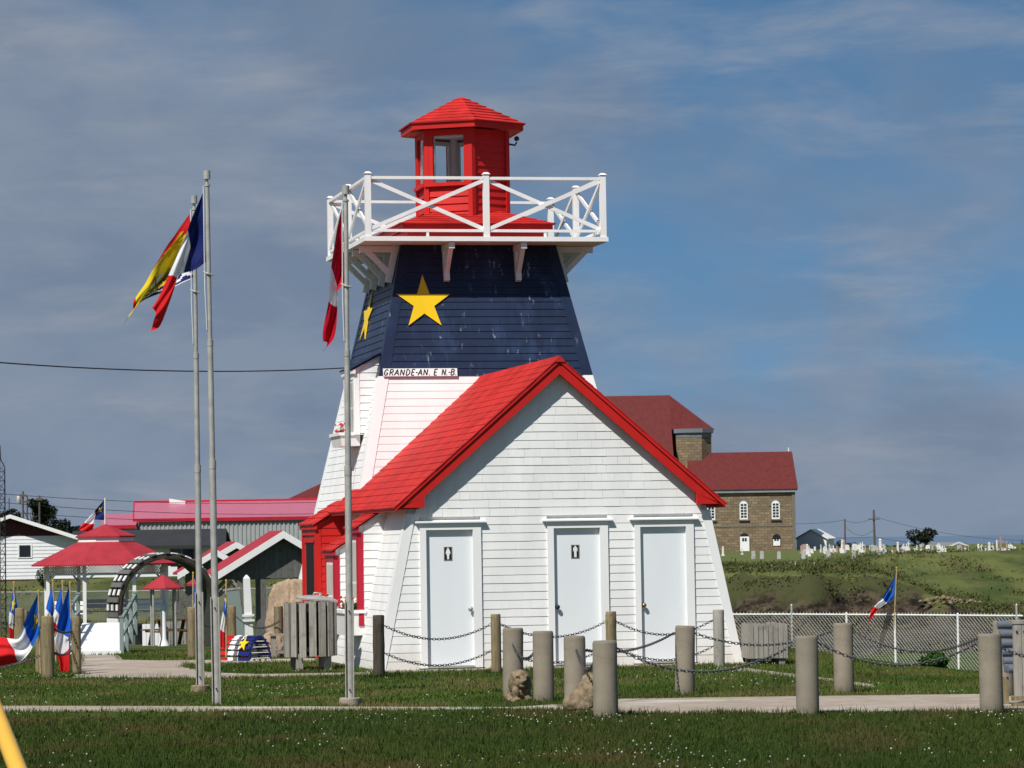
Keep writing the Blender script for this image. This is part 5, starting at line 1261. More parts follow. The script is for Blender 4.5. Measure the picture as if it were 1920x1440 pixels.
for a, b_ in zip(pts, pts[1:]): m.hexa([(a[0], -.31, a[2]), (b_[0], -.31, b_[2]), (b_[0], .33, b_[2]), (a[0], .33, a[2]), (a[0]*.985, -.31, a[2]-.012), (b_[0]*.985, -.31, b_[2]-.012), (b_[0]*.985, .33, b_[2]-.012), (a[0]*.985, .33, a[2]-.012)])
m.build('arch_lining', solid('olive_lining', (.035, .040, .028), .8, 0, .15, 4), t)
for k in range(27):
    f = k/26; a = -.28+f*(PI+.56)
    if a < 0: c_ = Vector((-Ra-.055, 0, Hs+a*Ra)); nn_ = Vector((-1, 0, 0))
    elif a > PI: c_ = Vector((Ra+.055, 0, Hs-(a-PI)*Ra)); nn_ = Vector((1, 0, 0))
    else: c_ = Vector(ap(a, Ra+.055, 0)); nn_ = Vector((-math.cos(a), 0, math.sin(a)))
    if k % 2: m = MB(); m.bar(c_+Vector((0, -.34, 0)), c_+Vector((0, .36, 0)), .11, .03, nn_); m.build('grey_slat', GREYBOARD, t)
    else:
        for y in (-.28, .02, .30): m = MB(); m.bar(c_+Vector((0, y-.045, 0)), c_+Vector((0, y+.045, 0)), .13, .025, nn_); m.build('white_slat', WHITE2, t)
for x in (-Ra, Ra):
    for k in range(5): m = MB(); z = .1+k*(Hs-.25)/5; m.bar((x-.05 if x < 0 else x+.05, -.33, z), (x-.05 if x < 0 else x+.05, .35, z), .03, .10); m.build('white_slat', WHITE2, t)
# gabled shelters
def shelter(label, u, Y, vpk, upk, hwm, slope, depth, rot, vb, posts=True, braces=True):
    q = on(u, Y); zp = P(upk, vpk, Y).z-q.z; t = thing('gabled_shelter', label, 'shelter', (q.x, q.y, q.z), rot, 'red roofed wooden shelters')
    zb_ = P(u, vb, Y).z-q.z; ov = .28
    ze_ = zp-hwm*slope
    for sg in (-1, 1):
        m = MB(); xe = sg*(hwm+ov); m.hexa([(0, -.3, zp), (xe, -.3, zp-(hwm+ov)*slope), (xe, depth, zp-(hwm+ov)*slope), (0, depth, zp), (0, -.3, zp+.06), (xe, -.3, zp-(hwm+ov)*slope+.06), (xe, depth, zp-(hwm+ov)*slope+.06), (0, depth, zp+.06)]); m.build('roof_slope', REDMETAL, t)
        m = MB(); m.hexa([(0, -.34, zp-.14), (xe, -.34, zp-(hwm+ov)*slope-.14), (xe, -.302, zp-(hwm+ov)*slope-.14), (0, -.302, zp-.14), (0, -.34, zp+.05), (xe, -.34, zp-(hwm+ov)*slope+.05), (xe, -.302, zp-(hwm+ov)*slope+.05), (0, -.302, zp+.05)]); m.build('rake_board', WHITE2, t)
    nb_ = int(hwm*2/.15)
    for k in range(nb_):
        x0 = -hwm+k*2*hwm/nb_; x1 = x0+2*hwm/nb_-.002; j = random.uniform(-.02, .02)
        m = MB(); zt0, zt1 = zp-abs(x0)*slope-.01, zp-abs(x1)*slope-.01
        if min(zt0, zt1) < zb_+.04: continue
        m.hexa([(x0, -.02, zb_+j), (x1, -.02, zb_+j), (x1, .01, zb_+j), (x0, .01, zb_+j), (x0, -.02, zt0), (x1, -.02, zt1), (x1, .01, zt1), (x0, .01, zt0)]); m.build('gable_board', GREYBOARD, t)
    for x in (-hwm+.12, hwm-.12):
        for y in (.05, depth-.4):
            m = MB(); m.box((x-.075, y-.075, -.1), (x+.075, y+.075, ze_+.0)); m.build('post', GREYBOARD, t)
            if braces: m = MB(); sg = 1 if x < 0 else -1; m.bar((x, y, ze_-.6), (x+sg*.55, y, ze_-.05), .09, .09, (0, 1, 0)); m.build('knee_brace', WOODG, t)
    m = MB(); m.box((-hwm, .02, zb_-.02), (hwm, .10, zb_+.12)); m.build('tie_beam', GREYBOARD, t)
    return t
shelter('large weathered gabled shelter with red roof behind the boulder', 527, 88, 999, 527, 1.95, .60, 1.5, math.radians(15), 1084)
shelter('small red roofed shelter with dark gable peeking above the large shelter', 440, 104, 1019, 440, 1.0, .56, 1.3, math.radians(15), 1048, braces=False)
shelter('red roofed shelter with white rake seen through the garden arch', 402, 100, 1033, 402, .85, .60, .9, math.radians(12), 1078)
shelter('low red roofed stall half hidden inside the arch', 322, 118, 1046, 322, .42, .42, .9, math.radians(10), 1060, braces=False)
# umbrella roofed wishing well / stand
q = on(305, 92); s = F/92
t = thing('garden_stand', 'small white pedestal stand under a pointed red roof', 'stand', (q.x, q.y, q.z), .2)
zt = P(305, 1077, 92).z-q.z; zr = P(305, 1102, 92).z-q.z
for k in range(8): a0, a1 = PI/4*k, PI/4*(k+1); m = MB(); r_ = .57; m.add([(r_*math.cos(a0), r_*math.sin(a0), zr), (r_*math.cos(a1), r_*math.sin(a1), zr), (0, 0, zt), (r_*math.cos(a0), r_*math.sin(a0), zr-.04), (r_*math.cos(a1), r_*math.sin(a1), zr-.04)], [(0, 1, 2), (3, 4, 1, 0)]); m.build('roof_panel', REDMETAL, t)
for k in range(4): a = PI/4+PI/2*k; m = MB(); m.tube([(.42*math.cos(a), .42*math.sin(a), .0), (.42*math.cos(a), .42*math.sin(a), zr)], .03, 8); m.build('post', GALV, t)
m = MB(); m.lathe([(.16, 0), (.12, .1), (.075, .2), (.07, zr*.62), (.11, zr*.64), (.09, zr*.72), (.03, zr*.76)], n=14); m.build('pedestal', WHITE2, t, 'auto')
# white board screen and picnic table
q = on(285, 104); t = thing('plank_box', 'white vertical plank box behind the picnic table', 'planter', (q.x, q.y, q.z), .1)
s = F/104; 
for k in range(6): m = MB(); m.box((-.32+k*.12, -.2, 0), (-.32+k*.12+.112, -.17, .66)); m.build('plank', WHITE2, t)
for k in range(5): m = MB(); m.box((.41+k*.13, -.1, .02), (.41+k*.13+.11, -.07, .72)); m.build('plank', WOODG, t)
m = MB(); m.box((-.32, -.165, 0), (.4, .3, .6)); m.build('box_body', SIDINGF, t)
q = on(320, 97); t = thing('picnic_table', 'brown wooden picnic table standing inside the arch view', 'picnic table', (q.x, q.y, q.z), math.radians(28))
for k in range(5): m = MB(); m.box((-.62, -.37+k*.15, .71), (.62, -.37+k*.15+.14, .75)); m.build('top_plank', TABLEW, t)
for sg in (-1, 1):
    for k in range(2): m = MB(); y = sg*.66+(k-.5)*.15; m.box((-.62, y-.07, .41), (.62, y+.07, .45)); m.build('seat_plank', TABLEW, t)
    for x in (-.45, .45): m = MB(); m.bar((x, sg*.55, 0), (x, sg*.18, .71), .04, .10, (1, 0, 0)); m.build('leg', TABLEW, t)
for x in (-.49, .49): m = MB(); m.box((x-.02, -.74, .36), (x+.02, .74, .41)); m.build('cross_bar', TABLEW, t)
# white tapered post and leaning grey post
q = on(466, 62); s = F/62; hh_ = P(462, 1084, 62).z-q.z
t = thing('tapered_post', 'white square tapered post with a moulded collar', 'post', (q.x, q.y, q.z), .3)
t.rotation_euler.y = -.035
m = MB(); m.hexa([(-.068, -.068, 0), (.068, -.068, 0), (.068, .068, 0), (-.068, .068, 0), (-.052, -.052, hh_), (.052, -.052, hh_), (.052, .052, hh_), (-.052, .052, hh_)]); m.build('post_shaft', WHITE2, t)
for z in (.40, .47): m = MB(); m.box((-.092, -.092, hh_*z), (.092, .092, hh_*z+.04)); m.build('collar', WHITE2, t)
m = MB(); m.hexa([(-.052, -.052, hh_), (.052, -.052, hh_), (.052, .052, hh_), (-.052, .052, hh_), (-.01, -.01, hh_+.06), (.01, -.01, hh_+.06), (.01, .01, hh_+.06), (-.01, .01, hh_+.06)]); m.build('cap', WHITE2, t)
q = on(446, 66); t = thing('leaning_post', 'leaning sage grey plank post behind the white tapered post', 'post', (q.x, q.y, q.z), .1); t.rotation_euler.y = -.11
m = MB(); m.box((-.14, -.04, -.05), (.14, .04, 1.15)); m.build('post_shaft', GREENRAIL, t); m = MB(); m.box((-.17, -.05, 1.15), (.17, .05, 1.19)); m.build('post_cap', WOODG, t)

# ------------------------------------------------------------------ far buildings
def bldroot(name, label, u, v, Y, rz=0, cat='building'):
    p = P(u, v, Y); return thing(name, label, cat, p, rz)
# white house, gable end to the viewer
Y = 170; s = F/Y; t = bldroot('white_house', 'white sided house with maroon gable at the left edge', 20, 1096, Y, math.radians(8), 'house')
hwd = 3.3; zw = (1096-1010)/s; zp = (1096-968)/s; dp = 9
m = MB(); m.prism([(-hwd, 0, 0), (hwd, 0, 0), (hwd, 0, zw), (-hwd, 0, zw)], (0, dp, 0)); wl = m.build('wall', SIDINGF, t)
k_ = 0; z = .25
while z < zw-.05: m = MB(); m.hexa([(-hwd, -.03, z), (hwd, -.03, z), (hwd, -.001, z), (-hwd, -.001, z), (-hwd, -.008, z+.18), (hwd, -.008, z+.18), (hwd, -.001, z+.18), (-hwd, -.001, z+.18)]); m.build('siding_board', SIDINGF, wl); z += .18
m = MB(); m.prism([(-hwd, -.01, zw+.001), (hwd, -.01, zw+.001), (0, -.01, zp-.1)], (0, dp, 0)); m.build('gable', MAROON, t)
m = MB(); m.box((-hwd-.02, -.04, -.3), (hwd+.02, dp, .248)); m.build('plinth', MAROON, t)
sl_ = (zp-zw)/hwd
for sg in (-1, 1):
    xe = sg*(hwd+.45); m = MB(); m.hexa([(0, -.5, zp-.05), (xe, -.5, zp-.05-abs(xe)*sl_), (xe, dp+.3, zp-.05-abs(xe)*sl_), (0, dp+.3, zp-.05), (0, -.5, zp+.05), (xe, -.5, zp+.05-abs(xe)*sl_), (xe, dp+.3, zp+.05-abs(xe)*sl_), (0, dp+.3, zp+.05)]); rf = m.build('roof', TARROOF, t)
    m = MB(); m.hexa([(0, -.53, zp-.11), (xe, -.53, zp-.11-abs(xe)*sl_), (xe, -.501, zp-.11-abs(xe)*sl_), (0, -.501, zp-.11), (0, -.53, zp+.08), (xe, -.53, zp+.08-abs(xe)*sl_), (xe, -.501, zp+.08-abs(xe)*sl_), (0, -.501, zp+.08)]); m.build('rake_board', WHITE2, rf)
wx = (47-20)/s; m = MB(); m.box((wx-.36, -.05, (1096-1047)/s), (wx+.36, -.031, (1096-1021)/s)); wn = m.build('window', WHITE2, t); m = MB(); m.box((wx-.28, -.056, (1096-1045)/s), (wx+.28, -.0505, (1096-1023)/s)); m.build('pane', DARKGLASS, wn)
# low white building with a black roof
Y = 185; s = F/Y; t = bldroot('black_roofed_hall', 'long low white building with a black roof behind the gazebo', 300, 1096, Y, math.radians(2))
x0, x1 = (130-300)/s, (420-300)/s; zw = (1096-1024)/s; zp = (1096-996)/s
m = MB(); m.box((x0, 0, -.3), (x1, 6, zw)); m.build('wall', SIDINGF, t)
m = MB(); m.hexa([(x0-.3, -.5, zw-.1), (x1+.15, -.5, zw-.1), (x1+.0, 3, zp), (x0, 3, zp), (x0-.3, -.5, zw+.02), (x1+.15, -.5, zw+.02), (x1, 3, zp+.1), (x0, 3, zp+.1)]); m.build('front_roof', TARROOF, t)
m = MB(); m.hexa([(x0, 3.0, zp), (x1, 3.0, zp), (x1+.15, 6.5, zw-.1), (x0-.3, 6.5, zw-.1), (x0, 3, zp+.1), (x1, 3, zp+.1), (x1+.15, 6.5, zw+.02), (x0-.3, 6.5, zw+.02)]); m.build('back_roof', TARROOF, t)
m = MB(); m.box((x0, -.04, -.3), (x0+3.2, -.001, .28)); m.build('maroon_band', MAROON, t)
for px_ in (330, 352, 455-100): 
    x = (px_-300)/s; m = MB(); m.box((x-.3, -.04, 1.0), (x+.3, -.005, 1.9)); m.build('window', DARKGLASS, t)
# long shed with faded red metal roof
Y = 240; s = F/Y; t = bldroot('metal_shed', 'long grey corrugated shed with faded pink red roof', 430, 1075, Y, math.radians(4))
x0, x1 = (262-430)/s, (680-430)/s; zw = (1075-972)/s; zp = (1075-941)/s; dp = 12
def corr(m, x0, x1, y, z0, z1, pitch=.30, d=.06):
    n_ = int((x1-x0)/pitch); pts_ = []
    for k in range(n_): xk = x0+k*(x1-x0)/n_; w_ = (x1-x0)/n_; pts_ += [(xk, y), (xk+w_*.5, y), (xk+w_*.55, y-d), (xk+w_*.95, y-d)]
    pts_.append((x1, y)); b0 = len(m.v)
    for x, yy in pts_: m.v += [(x, yy, z0), (x, yy, z1)]
    for k in range(len(pts_)-1): m.f.append((b0+2*k, b0+2*k+2, b0+2*k+3, b0+2*k+1)); m.m.append(0)
m = MB(); m.box((x0, 0, -.5), (x1, dp, zw)); m.prism([(x0, 0, zw), (x0, dp, zw), (x0, dp/2, zp-.1)], (.3, 0, 0)); m.build('wall', CORRUG, t)
m = MB(); corr(m, x0, x1, -.01, -.5, zw-.02); m.build('corrugated_sheet', CORRUG, t, fix=False)
m = MB(); m.hexa([(x0-.3, -.18, zw-.06), (x1, -.18, zw-.06), (x1, dp/2, zp), (x0-.5, dp/2, zp), (x0-.3, -.18, zw+.06), (x1, -.18, zw+.06), (x1, dp/2, zp+.12), (x0-.5, dp/2, zp+.12)]); m.build('front_roof', PINKROOF, t)
m = MB(); m.hexa([(x0-.5, dp/2, zp), (x1, dp/2, zp), (x1, dp+.6, zw-.15), (x0-.3, dp+.6, zw-.15), (x0-.5, dp/2, zp+.12), (x1, dp/2, zp+.12), (x1, dp+.6, zw), (x0-.3, dp+.6, zw)]); m.build('back_roof', PINKROOF, t)
m = MB(); m.box((x0-.35, -.24, zw-.18), (x1, -.182, zw+.06)); m.build('eave_trim', REDTRIM, t)
m = MB(); m.tube([(x0-.5, dp/2, zp+.12), (x1, dp/2, zp+.12)], .12, 6); m.build('ridge_trim', REDTRIM, t)
m = MB(); m.bar((x0-.1, -.12, zw-.2), (x0-.1, -.12, -.4), .16, .16); m.build('corner_trim', REDTRIM, t)
m = MB(); m.bar((x0-.35, -.22, zw-.1), (x0-.55, dp/2, zp+.05), .1, .2); m.build('gable_trim', REDTRIM, t)
for x in (-.1, 5.4): m = MB(); m.tube([(x, -.12, .6), (x, -.12, 2.9)], .06, 6); m.build('downpipe', MAROON, t)
xv = (330-430)/s; m = MB(); m.hexa([(xv-.55, dp/2-.8, zp-.0), (xv+.6, dp/2-.8, zp-.05), (xv+.6, dp/2+.2, zp-.05), (xv-.55, dp/2+.2, zp), (xv-.55, dp/2-.8, zp+.36), (xv+.6, dp/2-.8, zp+.16), (xv+.6, dp/2+.2, zp+.16), (xv-.55, dp/2+.2, zp+.36)]); m.build('roof_vent', WHITE2, t)
t = bldroot('lean_to_shed', 'lower pink roofed lean-to left of the long corrugated shed', 222, 1075, 238, math.radians(4)); s = F/238
x0, x1 = (196-222)/s, (256-222)/s; zw = (1075-986)/s; zp = (1075-965)/s
m = MB(); m.box((x0, 0, -.5), (x1, 6, zw)); m.build('wall', CORRUG, t); m = MB(); corr(m, x0, x1, -.01, -.5, zw-.02); m.build('corrugated_sheet', CORRUG, t, fix=False)
m = MB(); m.hexa([(x0-.2, -.4, zw-.1), (x1, -.4, zw-.1), (x1, 5, zp), (x0-.2, 5, zp), (x0-.2, -.4, zw+.02), (x1, -.4, zw+.02), (x1, 5, zp+.1), (x0-.2, 5, zp+.1)]); m.build('roof', PINKROOF, t)
m = MB(); m.box((x0-.22, -.46, zw-.2), (x1, -.402, zw+.04)); m.build('eave_trim', REDTRIM, t)
# dark red roof peeking left of the lighthouse
t = bldroot('far_red_roof_building', 'distant building whose dark red roof shows left of the tower', 600, 1060, 330, 0); s = F/330
m = MB(); m.box((-3.2, 0, -1), (6, 8, (1060-940)/s)); m.build('wall', STONE, t)
m = MB(); zz = (1060-940)/s; m.hexa([(-3.6, -.4, zz), (6, -.4, zz), (6, 9, zz), (-3.6, 9, zz), (1.2, 3, zz+2.3), (6, 3, zz+2.3), (6, 5, zz+2.3), (1.2, 5, zz+2.3)]); m.build('roof', CHURCHROOF, t)

# ------------------------------------------------------------------ stone church
Y = 420; s = F/Y; t = bldroot('stone_church', 'brown stone church with dark red roofs behind the annex', 1400, 1036, Y, 0, 'church')
U = lambda u: (u-1400)/s
Z = lambda v: (1036-v)/s
zw = Z(924); ze = Z(918); zr = Z(846)
m = MB(); m.box((U(1300), 0, -1), (U(1492), 11, zw)); m.build('wing_wall', STONE, t)
for u in (1300, 1492): m = MB(); m.box((U(u)-.35, -.10, -1), (U(u)+.05 if u > 1400 else U(u)+.35, .2, zw-.05)); m.build('quoin', STONETRIM, t)
m = MB(); m.box((U(1295), -.35, zw), (U(1497), 11.3, zw+.45)); m.build('cornice', solid('cornice_lead', (.25, .27, .29), .7, 0, .08, 1), t)
m = MB(); m.box((U(1300), -.05, Z(988)), (U(1492), -.001, Z(985))); m.build('string_course', STONETRIM, t)
m = MB(); m.hexa([(U(1295), -.5, ze), (U(1498), -.5, ze), (U(1498), 11.4, ze), (U(1295), 11.4, ze), (U(1295), 5.2, zr), (U(1495), 5.2, zr), (U(1495), 5.8, zr), (U(1295), 5.8, zr)]); m.build('wing_roof', CHURCHROOF, t)
m = MB(); m.tube([(U(1489), 5.5, zr), (U(1489), 5.5, zr+.5)], .07, 6); m.build('finial', WHITE2, t)
def arch_pts(cx, w_, z0, z1, n_=8): return [(cx-w_/2, z0), (cx+w_/2, z0)]+[(cx+w_/2*math.cos(PI*k/n_), z1+w_/2*math.sin(PI*k/n_)) for k in range(n_+1)]
for u in (1333, 1394, 1454):
    cx = U(u)+.12; w_ = 1.0
    m = MB(); m.prism([(x, -.06, z) for x, z in arch_pts(cx, 1.75, Z(950), Z(950))[2:]], (0, .058, 0)); m.build('arch_moulding', STONETRIM, t)
    m = MB(); m.prism([(x, -.09, z) for x, z in arch_pts(cx, 1.0, Z(974), Z(947))], (0, .088, 0)); wn = m.build('window', WHITE2, t)
    for j in range(2):
        for i in range(5):
            x = cx-.36+j*.40; z = Z(971)+i*.36; m = MB(); m.box((x, -.10, z), (x+.32, -.0905, z+.27)); m.build('pane', DARKGLASS, wn)
    m = MB(); m.box((cx-.65, -.22, Z(976.5)), (cx+.65, -.001, Z(974))); m.build('sill', STONETRIM, wn)
for u, door in ((1333, 0), (1395, 1), (1455, 0)):
    cx = U(u)+.1; w_ = 1.15 if door else .85; z0 = 0 if door else Z(1024)
    m = MB(); m.prism([(x, -.05, z) for x, z in arch_pts(cx, w_+.15, z0, Z(1008)-.1)], (0, .045, 0)); wn = m.build('side_door' if door else 'window', DARKGLASS, t)
    m = MB(); m.box((cx-w_/2, -.08, z0), (cx+w_/2, -.0505, Z(1006 if door else 1012))); m.build('door_leaf' if door else 'lower_sash', WHITE2, wn)
    for j in range(2): m = MB(); x = cx-.3+j*.32; zz = Z(1015); m.box((x, -.09, zz), (x+.25, -.0805, zz+.4)); m.build('pane', DARKGLASS, wn)
# nave block with hipped end and round stone stair turret
zn = Z(801); zr2 = Z(733)
m = MB(); m.box((U(1000), 1.5, -1), (U(1266), 16, Z(892))); m.build('nave_wall', STONE, t)
m = MB(); m.box((U(1272), 7.6, -1), (U(1338), 15.5, zn-.12)); m.build('transept_wall', STONE, t)
A0, A1 = Vector((U(980), 9, zr2)), Vector((U(1266), 9, zr2)); D1, D0 = Vector((U(1269), 1, Z(885))), Vector((U(980), 1, Z(885)))
m = MB(); m.add([A0, A1, D1, D0]+[v_-Vector((0, 0, .25)) for v_ in (A0, A1, D1, D0)], [(0, 1, 2, 3), (7, 6, 5, 4), (0, 4, 5, 1), (1, 5, 6, 2), (2, 6, 7, 3), (3, 7, 4, 0)]); m.build('nave_roof', CHURCHROOF, t)
f_ = (zn-zr2)/(Z(885)-zr2); C1 = A1.lerp(D1, f_)+Vector((-.02, 0, .03)); B1 = Vector((U(1350), C1.y+1.2, zn)); A2 = A1+Vector((0, 1, 0)); B2 = Vector((U(1350), 16, zn))
m = MB(); m.add([A1+Vector((0, 0, .03)), C1, B1, B2, A2], [(0, 1, 2), (0, 2, 3, 4)]); m.build('hip_roof', CHURCHROOF, t)
m = MB(); m.add([A0+Vector((0, 1, 0)), A2, B2, Vector((U(980), 16, zn))], [(0, 1, 2, 3)]); m.build('back_roof', CHURCHROOF, t)
m = MB(); m.box((U(1262), C1.y+.6, 0), (U(1269), 15.5, zn-.1)); m.build('gable_wall', STONE, t)
cx = U(1309); rT = 36/s
m = MB(); oc = lambda r, z, k: (cx+r*math.cos(PI/4*k+PI/8), 6.2+r*math.sin(PI/4*k+PI/8), z)
m.add([oc(rT, Z(900), k) for k in range(8)]+[oc(rT, zn-.3, k) for k in range(8)], [tuple(range(8, 16))]+[(k, (k+1) % 8, 8+(k+1) % 8, 8+k) for k in range(8)]); m.build('stair_turret', STONE, t)
m = MB(); m.add([oc(rT*1.02, zn-1.0, k) for k in range(8)]+[oc(rT*1.02, zn-.55, k) for k in range(8)]+[oc(rT*1.13, zn-.45, k) for k in range(8)]+[oc(rT*1.13, zn+.05, k) for k in range(8)], [tuple(range(24, 32))]+[(a*8+k, a*8+(k+1) % 8, a*8+8+(k+1) % 8, a*8+8+k) for a in range(3) for k in range(8)]); m.build('turret_cornice', solid('turret_lead', (.16, .18, .205), .6, 0, .08, 1), t)
# small white gabled garage right of the church
Y = 430; s = F/Y; t = bldroot('white_garage', 'small white gabled garage right of the stone church', 1522, 1034, Y, math.radians(-16), 'garage')
zw = 34*.72/s; zp = 40/s
m = MB(); m.prism([(-1.9, 0, -.5), (1.9, 0, -.5), (1.9, 0, zw), (0, 0, zp), (-1.9, 0, zw)], (0, 5, 0)); m.build('wall', SIDINGF, t)
for sg in (-1, 1):
    sl_ = (zp-zw)/1.9; xe = sg*2.2; m = MB(); m.hexa([(0, -.3, zp), (xe, -.3, zp-2.2*sl_), (xe, 5.3, zp-2.2*sl_), (0, 5.3, zp), (0, -.3, zp+.13), (xe, -.3, zp-2.2*sl_+.13), (xe, 5.3, zp-2.2*sl_+.13), (0, 5.3, zp+.13)]); m.build('roof_slope', WHITE2 if sg > 0 else solid('grey_shingle', (.10, .11, .12), .8), t)
# house with a cream gable on the skyline
Y = 520; s = F/Y; t = bldroot('cream_house', 'cream gabled house with white rakes beyond the gravestones', 1795, 1040, Y, math.radians(25), 'house')
m = MB(); m.prism([(-3.0, 0, -1), (3.0, 0, -1), (3.0, 0, .75), (0, 0, 1.75), (-3.0, 0, .75)], (0, 9, 0)); m.build('wall', CREAM, t)
for sg in (-1, 1):
    m = MB(); xe = sg*3.4; m.hexa([(0, -.5, 1.75), (xe, -.5, .62), (xe, 9.5, .62), (0, 9.5, 1.75), (0, -.5, 1.9), (xe, -.5, .77), (xe, 9.5, .77), (0, 9.5, 1.9)]); m.build('roof_slope', solid('grey_roof', (.20, .20, .205), .8), t)
    m = MB(); m.hexa([(0, -.56, 1.70), (xe, -.56, .57), (xe, -.502, .57), (0, -.502, 1.70), (0, -.56, 1.98), (xe, -.56, .85), (xe, -.502, .85), (0, -.502, 1.98)]); m.build('rake_board', WHITE2, t)
for x in (-1.4, 1.3): m = MB(); m.box((x-.5, -.05, -.1), (x+.5, -.001, .7)); m.build('window', DARKGLASS, t)

# ------------------------------------------------------------------ cemetery
def stonemesh(kind):
    m = MB()
    if kind == 'slab': m.box((-.16, -.06, -.1), (.16, .06, .60)); m.prism([(-.16, -.06, .60), (.16, -.06, .60), (.10, -.06, .66), (-.10, -.06, .66)], (0, .12, 0))
    elif kind == 'pillar': m.box((-.22, -.22, -.1), (.22, .22, .18)); m.hexa([(-.14, -.14, .18), (.14, -.14, .18), (.14, .14, .18), (-.14, .14, .18), (-.11, -.11, 1.2), (.11, -.11, 1.2), (.11, .11, 1.2), (-.11, .11, 1.2)]); m.hexa([(-.14, -.14, 1.2), (.14, -.14, 1.2), (.14, .14, 1.2), (-.14, .14, 1.2), (-.02, -.02, 1.36), (.02, -.02, 1.36), (.02, .02, 1.36), (-.02, .02, 1.36)])
    elif kind == 'cross': m.box((-.24, -.1, -.1), (.24, .1, .25)); m.box((-.065, -.05, .25), (.065, .05, 1.3)); m.box((-.26, -.048, .85), (-.066, .048, .98)); m.box((.066, -.048, .85), (.26, .048, .98))
    elif kind == 'stake': m.box((-.055, -.055, -.1), (.055, .055, .85)); m.hexa([(-.055, -.055, .85), (.055, -.055, .85), (.055, .055, .85), (-.055, .055, .85), (-.01, -.01, .92), (.01, -.01, .92), (.01, .01, .92), (-.01, .01, .92)])
    elif kind == 'statue': m.box((-.26, -.2, -.1), (.26, .2, .45)); m.lathe([(.15, .45), (.17, .7), (.12, 1.1), (.14, 1.35), (.07, 1.46)], n=10); m.ico((0, 0, 1.55), .09, 2)
    else: m.box((-.42, -.12, -.1), (.42, .12, .12)); pts_ = [(-.36, .12), (.36, .12), (.36, .55)]+[(.36*math.cos(PI*k/8), .55+.2*math.sin(PI*k/8)) for k in range(1, 8)]+[(-.36, .55)]; m.prism([(x, -.08, z) for x, z in pts_], (0, .16, 0))
    return m
SM = {}
for kind in ('slab', 'pillar', 'cross', 'stake', 'statue', 'tablet'):
    for mt in (PALESTONE, GREYSTONE, PINKSTONE):
        o = stonemesh(kind).build('gravestone', mt); SM[kind, mt.name] = o.data; bpy.data.objects.remove(o)
NTH = ['first', 'second', 'third', 'fourth', 'fifth', 'sixth', 'seventh', 'eighth', 'ninth']
ORD = ['leftmost', 'second from the left', 'third from the left', 'fourth from the left', 'fifth from the left', 'sixth from the left', 'seventh from the left', 'third from the right', 'second from the right', 'rightmost']
LABS = {'slab': 'upright {} slab gravestone in the cemetery', 'pillar': '{} pillar gravestone in the cemetery', 'cross': '{} stone cross in the cemetery', 'stake': 'thin {} grave marker post in the cemetery', 'statue': '{} statue monument on a block in the cemetery', 'tablet': 'broad round-topped {} gravestone in the cemetery'}
def grave(u, v, hpx, kind, mt, zone, lab=None):
    # choose the distance on the plateau that puts the foot at this image height
    vh = 1016+.0157*(960-u); best = None
    for Yk in range(188, 430, 3):
        x = X(u, Yk); z = ground(x, Yk); vv = vh+(EYE-z)*F/Yk
        if best is None or abs(vv-v) < best[0]: best = (abs(vv-v), Yk, x, z)
    _, Yk, x, z = best; h0 = {'slab': .66, 'pillar': 1.36, 'cross': 1.3, 'stake': .92, 'statue': 1.64, 'tablet': .75}[kind]
    o = bpy.data.objects.new('gravestone', SM[kind, mt.name]); C.objects.link(o); o.location = (x, Yk, z); k = max(.5, min(2.2, hpx/(F/Yk)/h0)); o.scale = (k, k, k); o.rotation_euler.z = random.uniform(-.2, .2)
    cn = {'pale_gravestone': 'white', 'grey_gravestone': 'grey', 'pink_gravestone': 'pinkish'}[mt.name]
    tag(o, lab or LABS[kind].format(cn)+' '+zone, 'gravestone', f'{cn} {kind} gravestones {zone}')
for k, (u, h) in enumerate(((1412, 15), (1428, 15), (1460, 14), (1506, 15), (1553, 16), (1600, 16), (1647, 17), (1694, 16), (1737, 15), (1745, 15))): grave(u, 1048-.004*(u-1400), h, 'slab', GREYSTONE, 'in the even front row', f'{ORD[k]} of the grey slab gravestones in the even front row')
for u, v, h in ((1809, 1044, 17), (1842, 1045, 10), (1863, 1046, 12), (1885, 1046, 14), (1907, 1048, 14), (1853, 1042, 12), (1895, 1043, 22), (1834, 1039, 19)): grave(u, v, h, 'stake' if h < 16 else 'pillar', PALESTONE, 'above the green bank')
zone = 'on the plateau before the sea'; PROM = []
for u, v, h, kd, mt in ((1355, 1042, 18, 'pillar', PALESTONE), (1391, 1040, 13, 'cross', PALESTONE), (1579, 1037, 26, 'statue', PALESTONE), (1582, 1036, 24, 'pillar', PINKSTONE), (1601, 1034, 14, 'statue', PALESTONE), (1613, 1035, 18, 'statue', PALESTONE), (1617, 1036, 20, 'cross', PALESTONE),
        (1650, 1036, 26, 'pillar', PALESTONE), (1661, 1043, 12, 'stake', PALESTONE), (1683, 1036, 20, 'pillar', PALESTONE), (1692, 1040, 18, 'cross', PALESTONE), (1703, 1031, 16, 'cross', PALESTONE), (1719, 1037, 15, 'stake', PALESTONE), (1760, 1037, 19, 'stake', PALESTONE), (1767, 1040, 17, 'stake', PALESTONE), (1509, 1038, 18, 'tablet', PINKSTONE), (1513, 1040, 20, 'pillar', PALESTONE), (1517, 1043, 16, 'statue', PALESTONE), (1539, 1035, 14, 'stake', PALESTONE), (1545, 1036, 12, 'cross', PALESTONE), (1869, 1034, 22, 'stake', PALESTONE), (1876, 1036, 30, 'cross', PINKSTONE), (1888, 1034, 20, 'statue', PINKSTONE)): PROM.append((u, v, h, kd, mt))
seen = {}
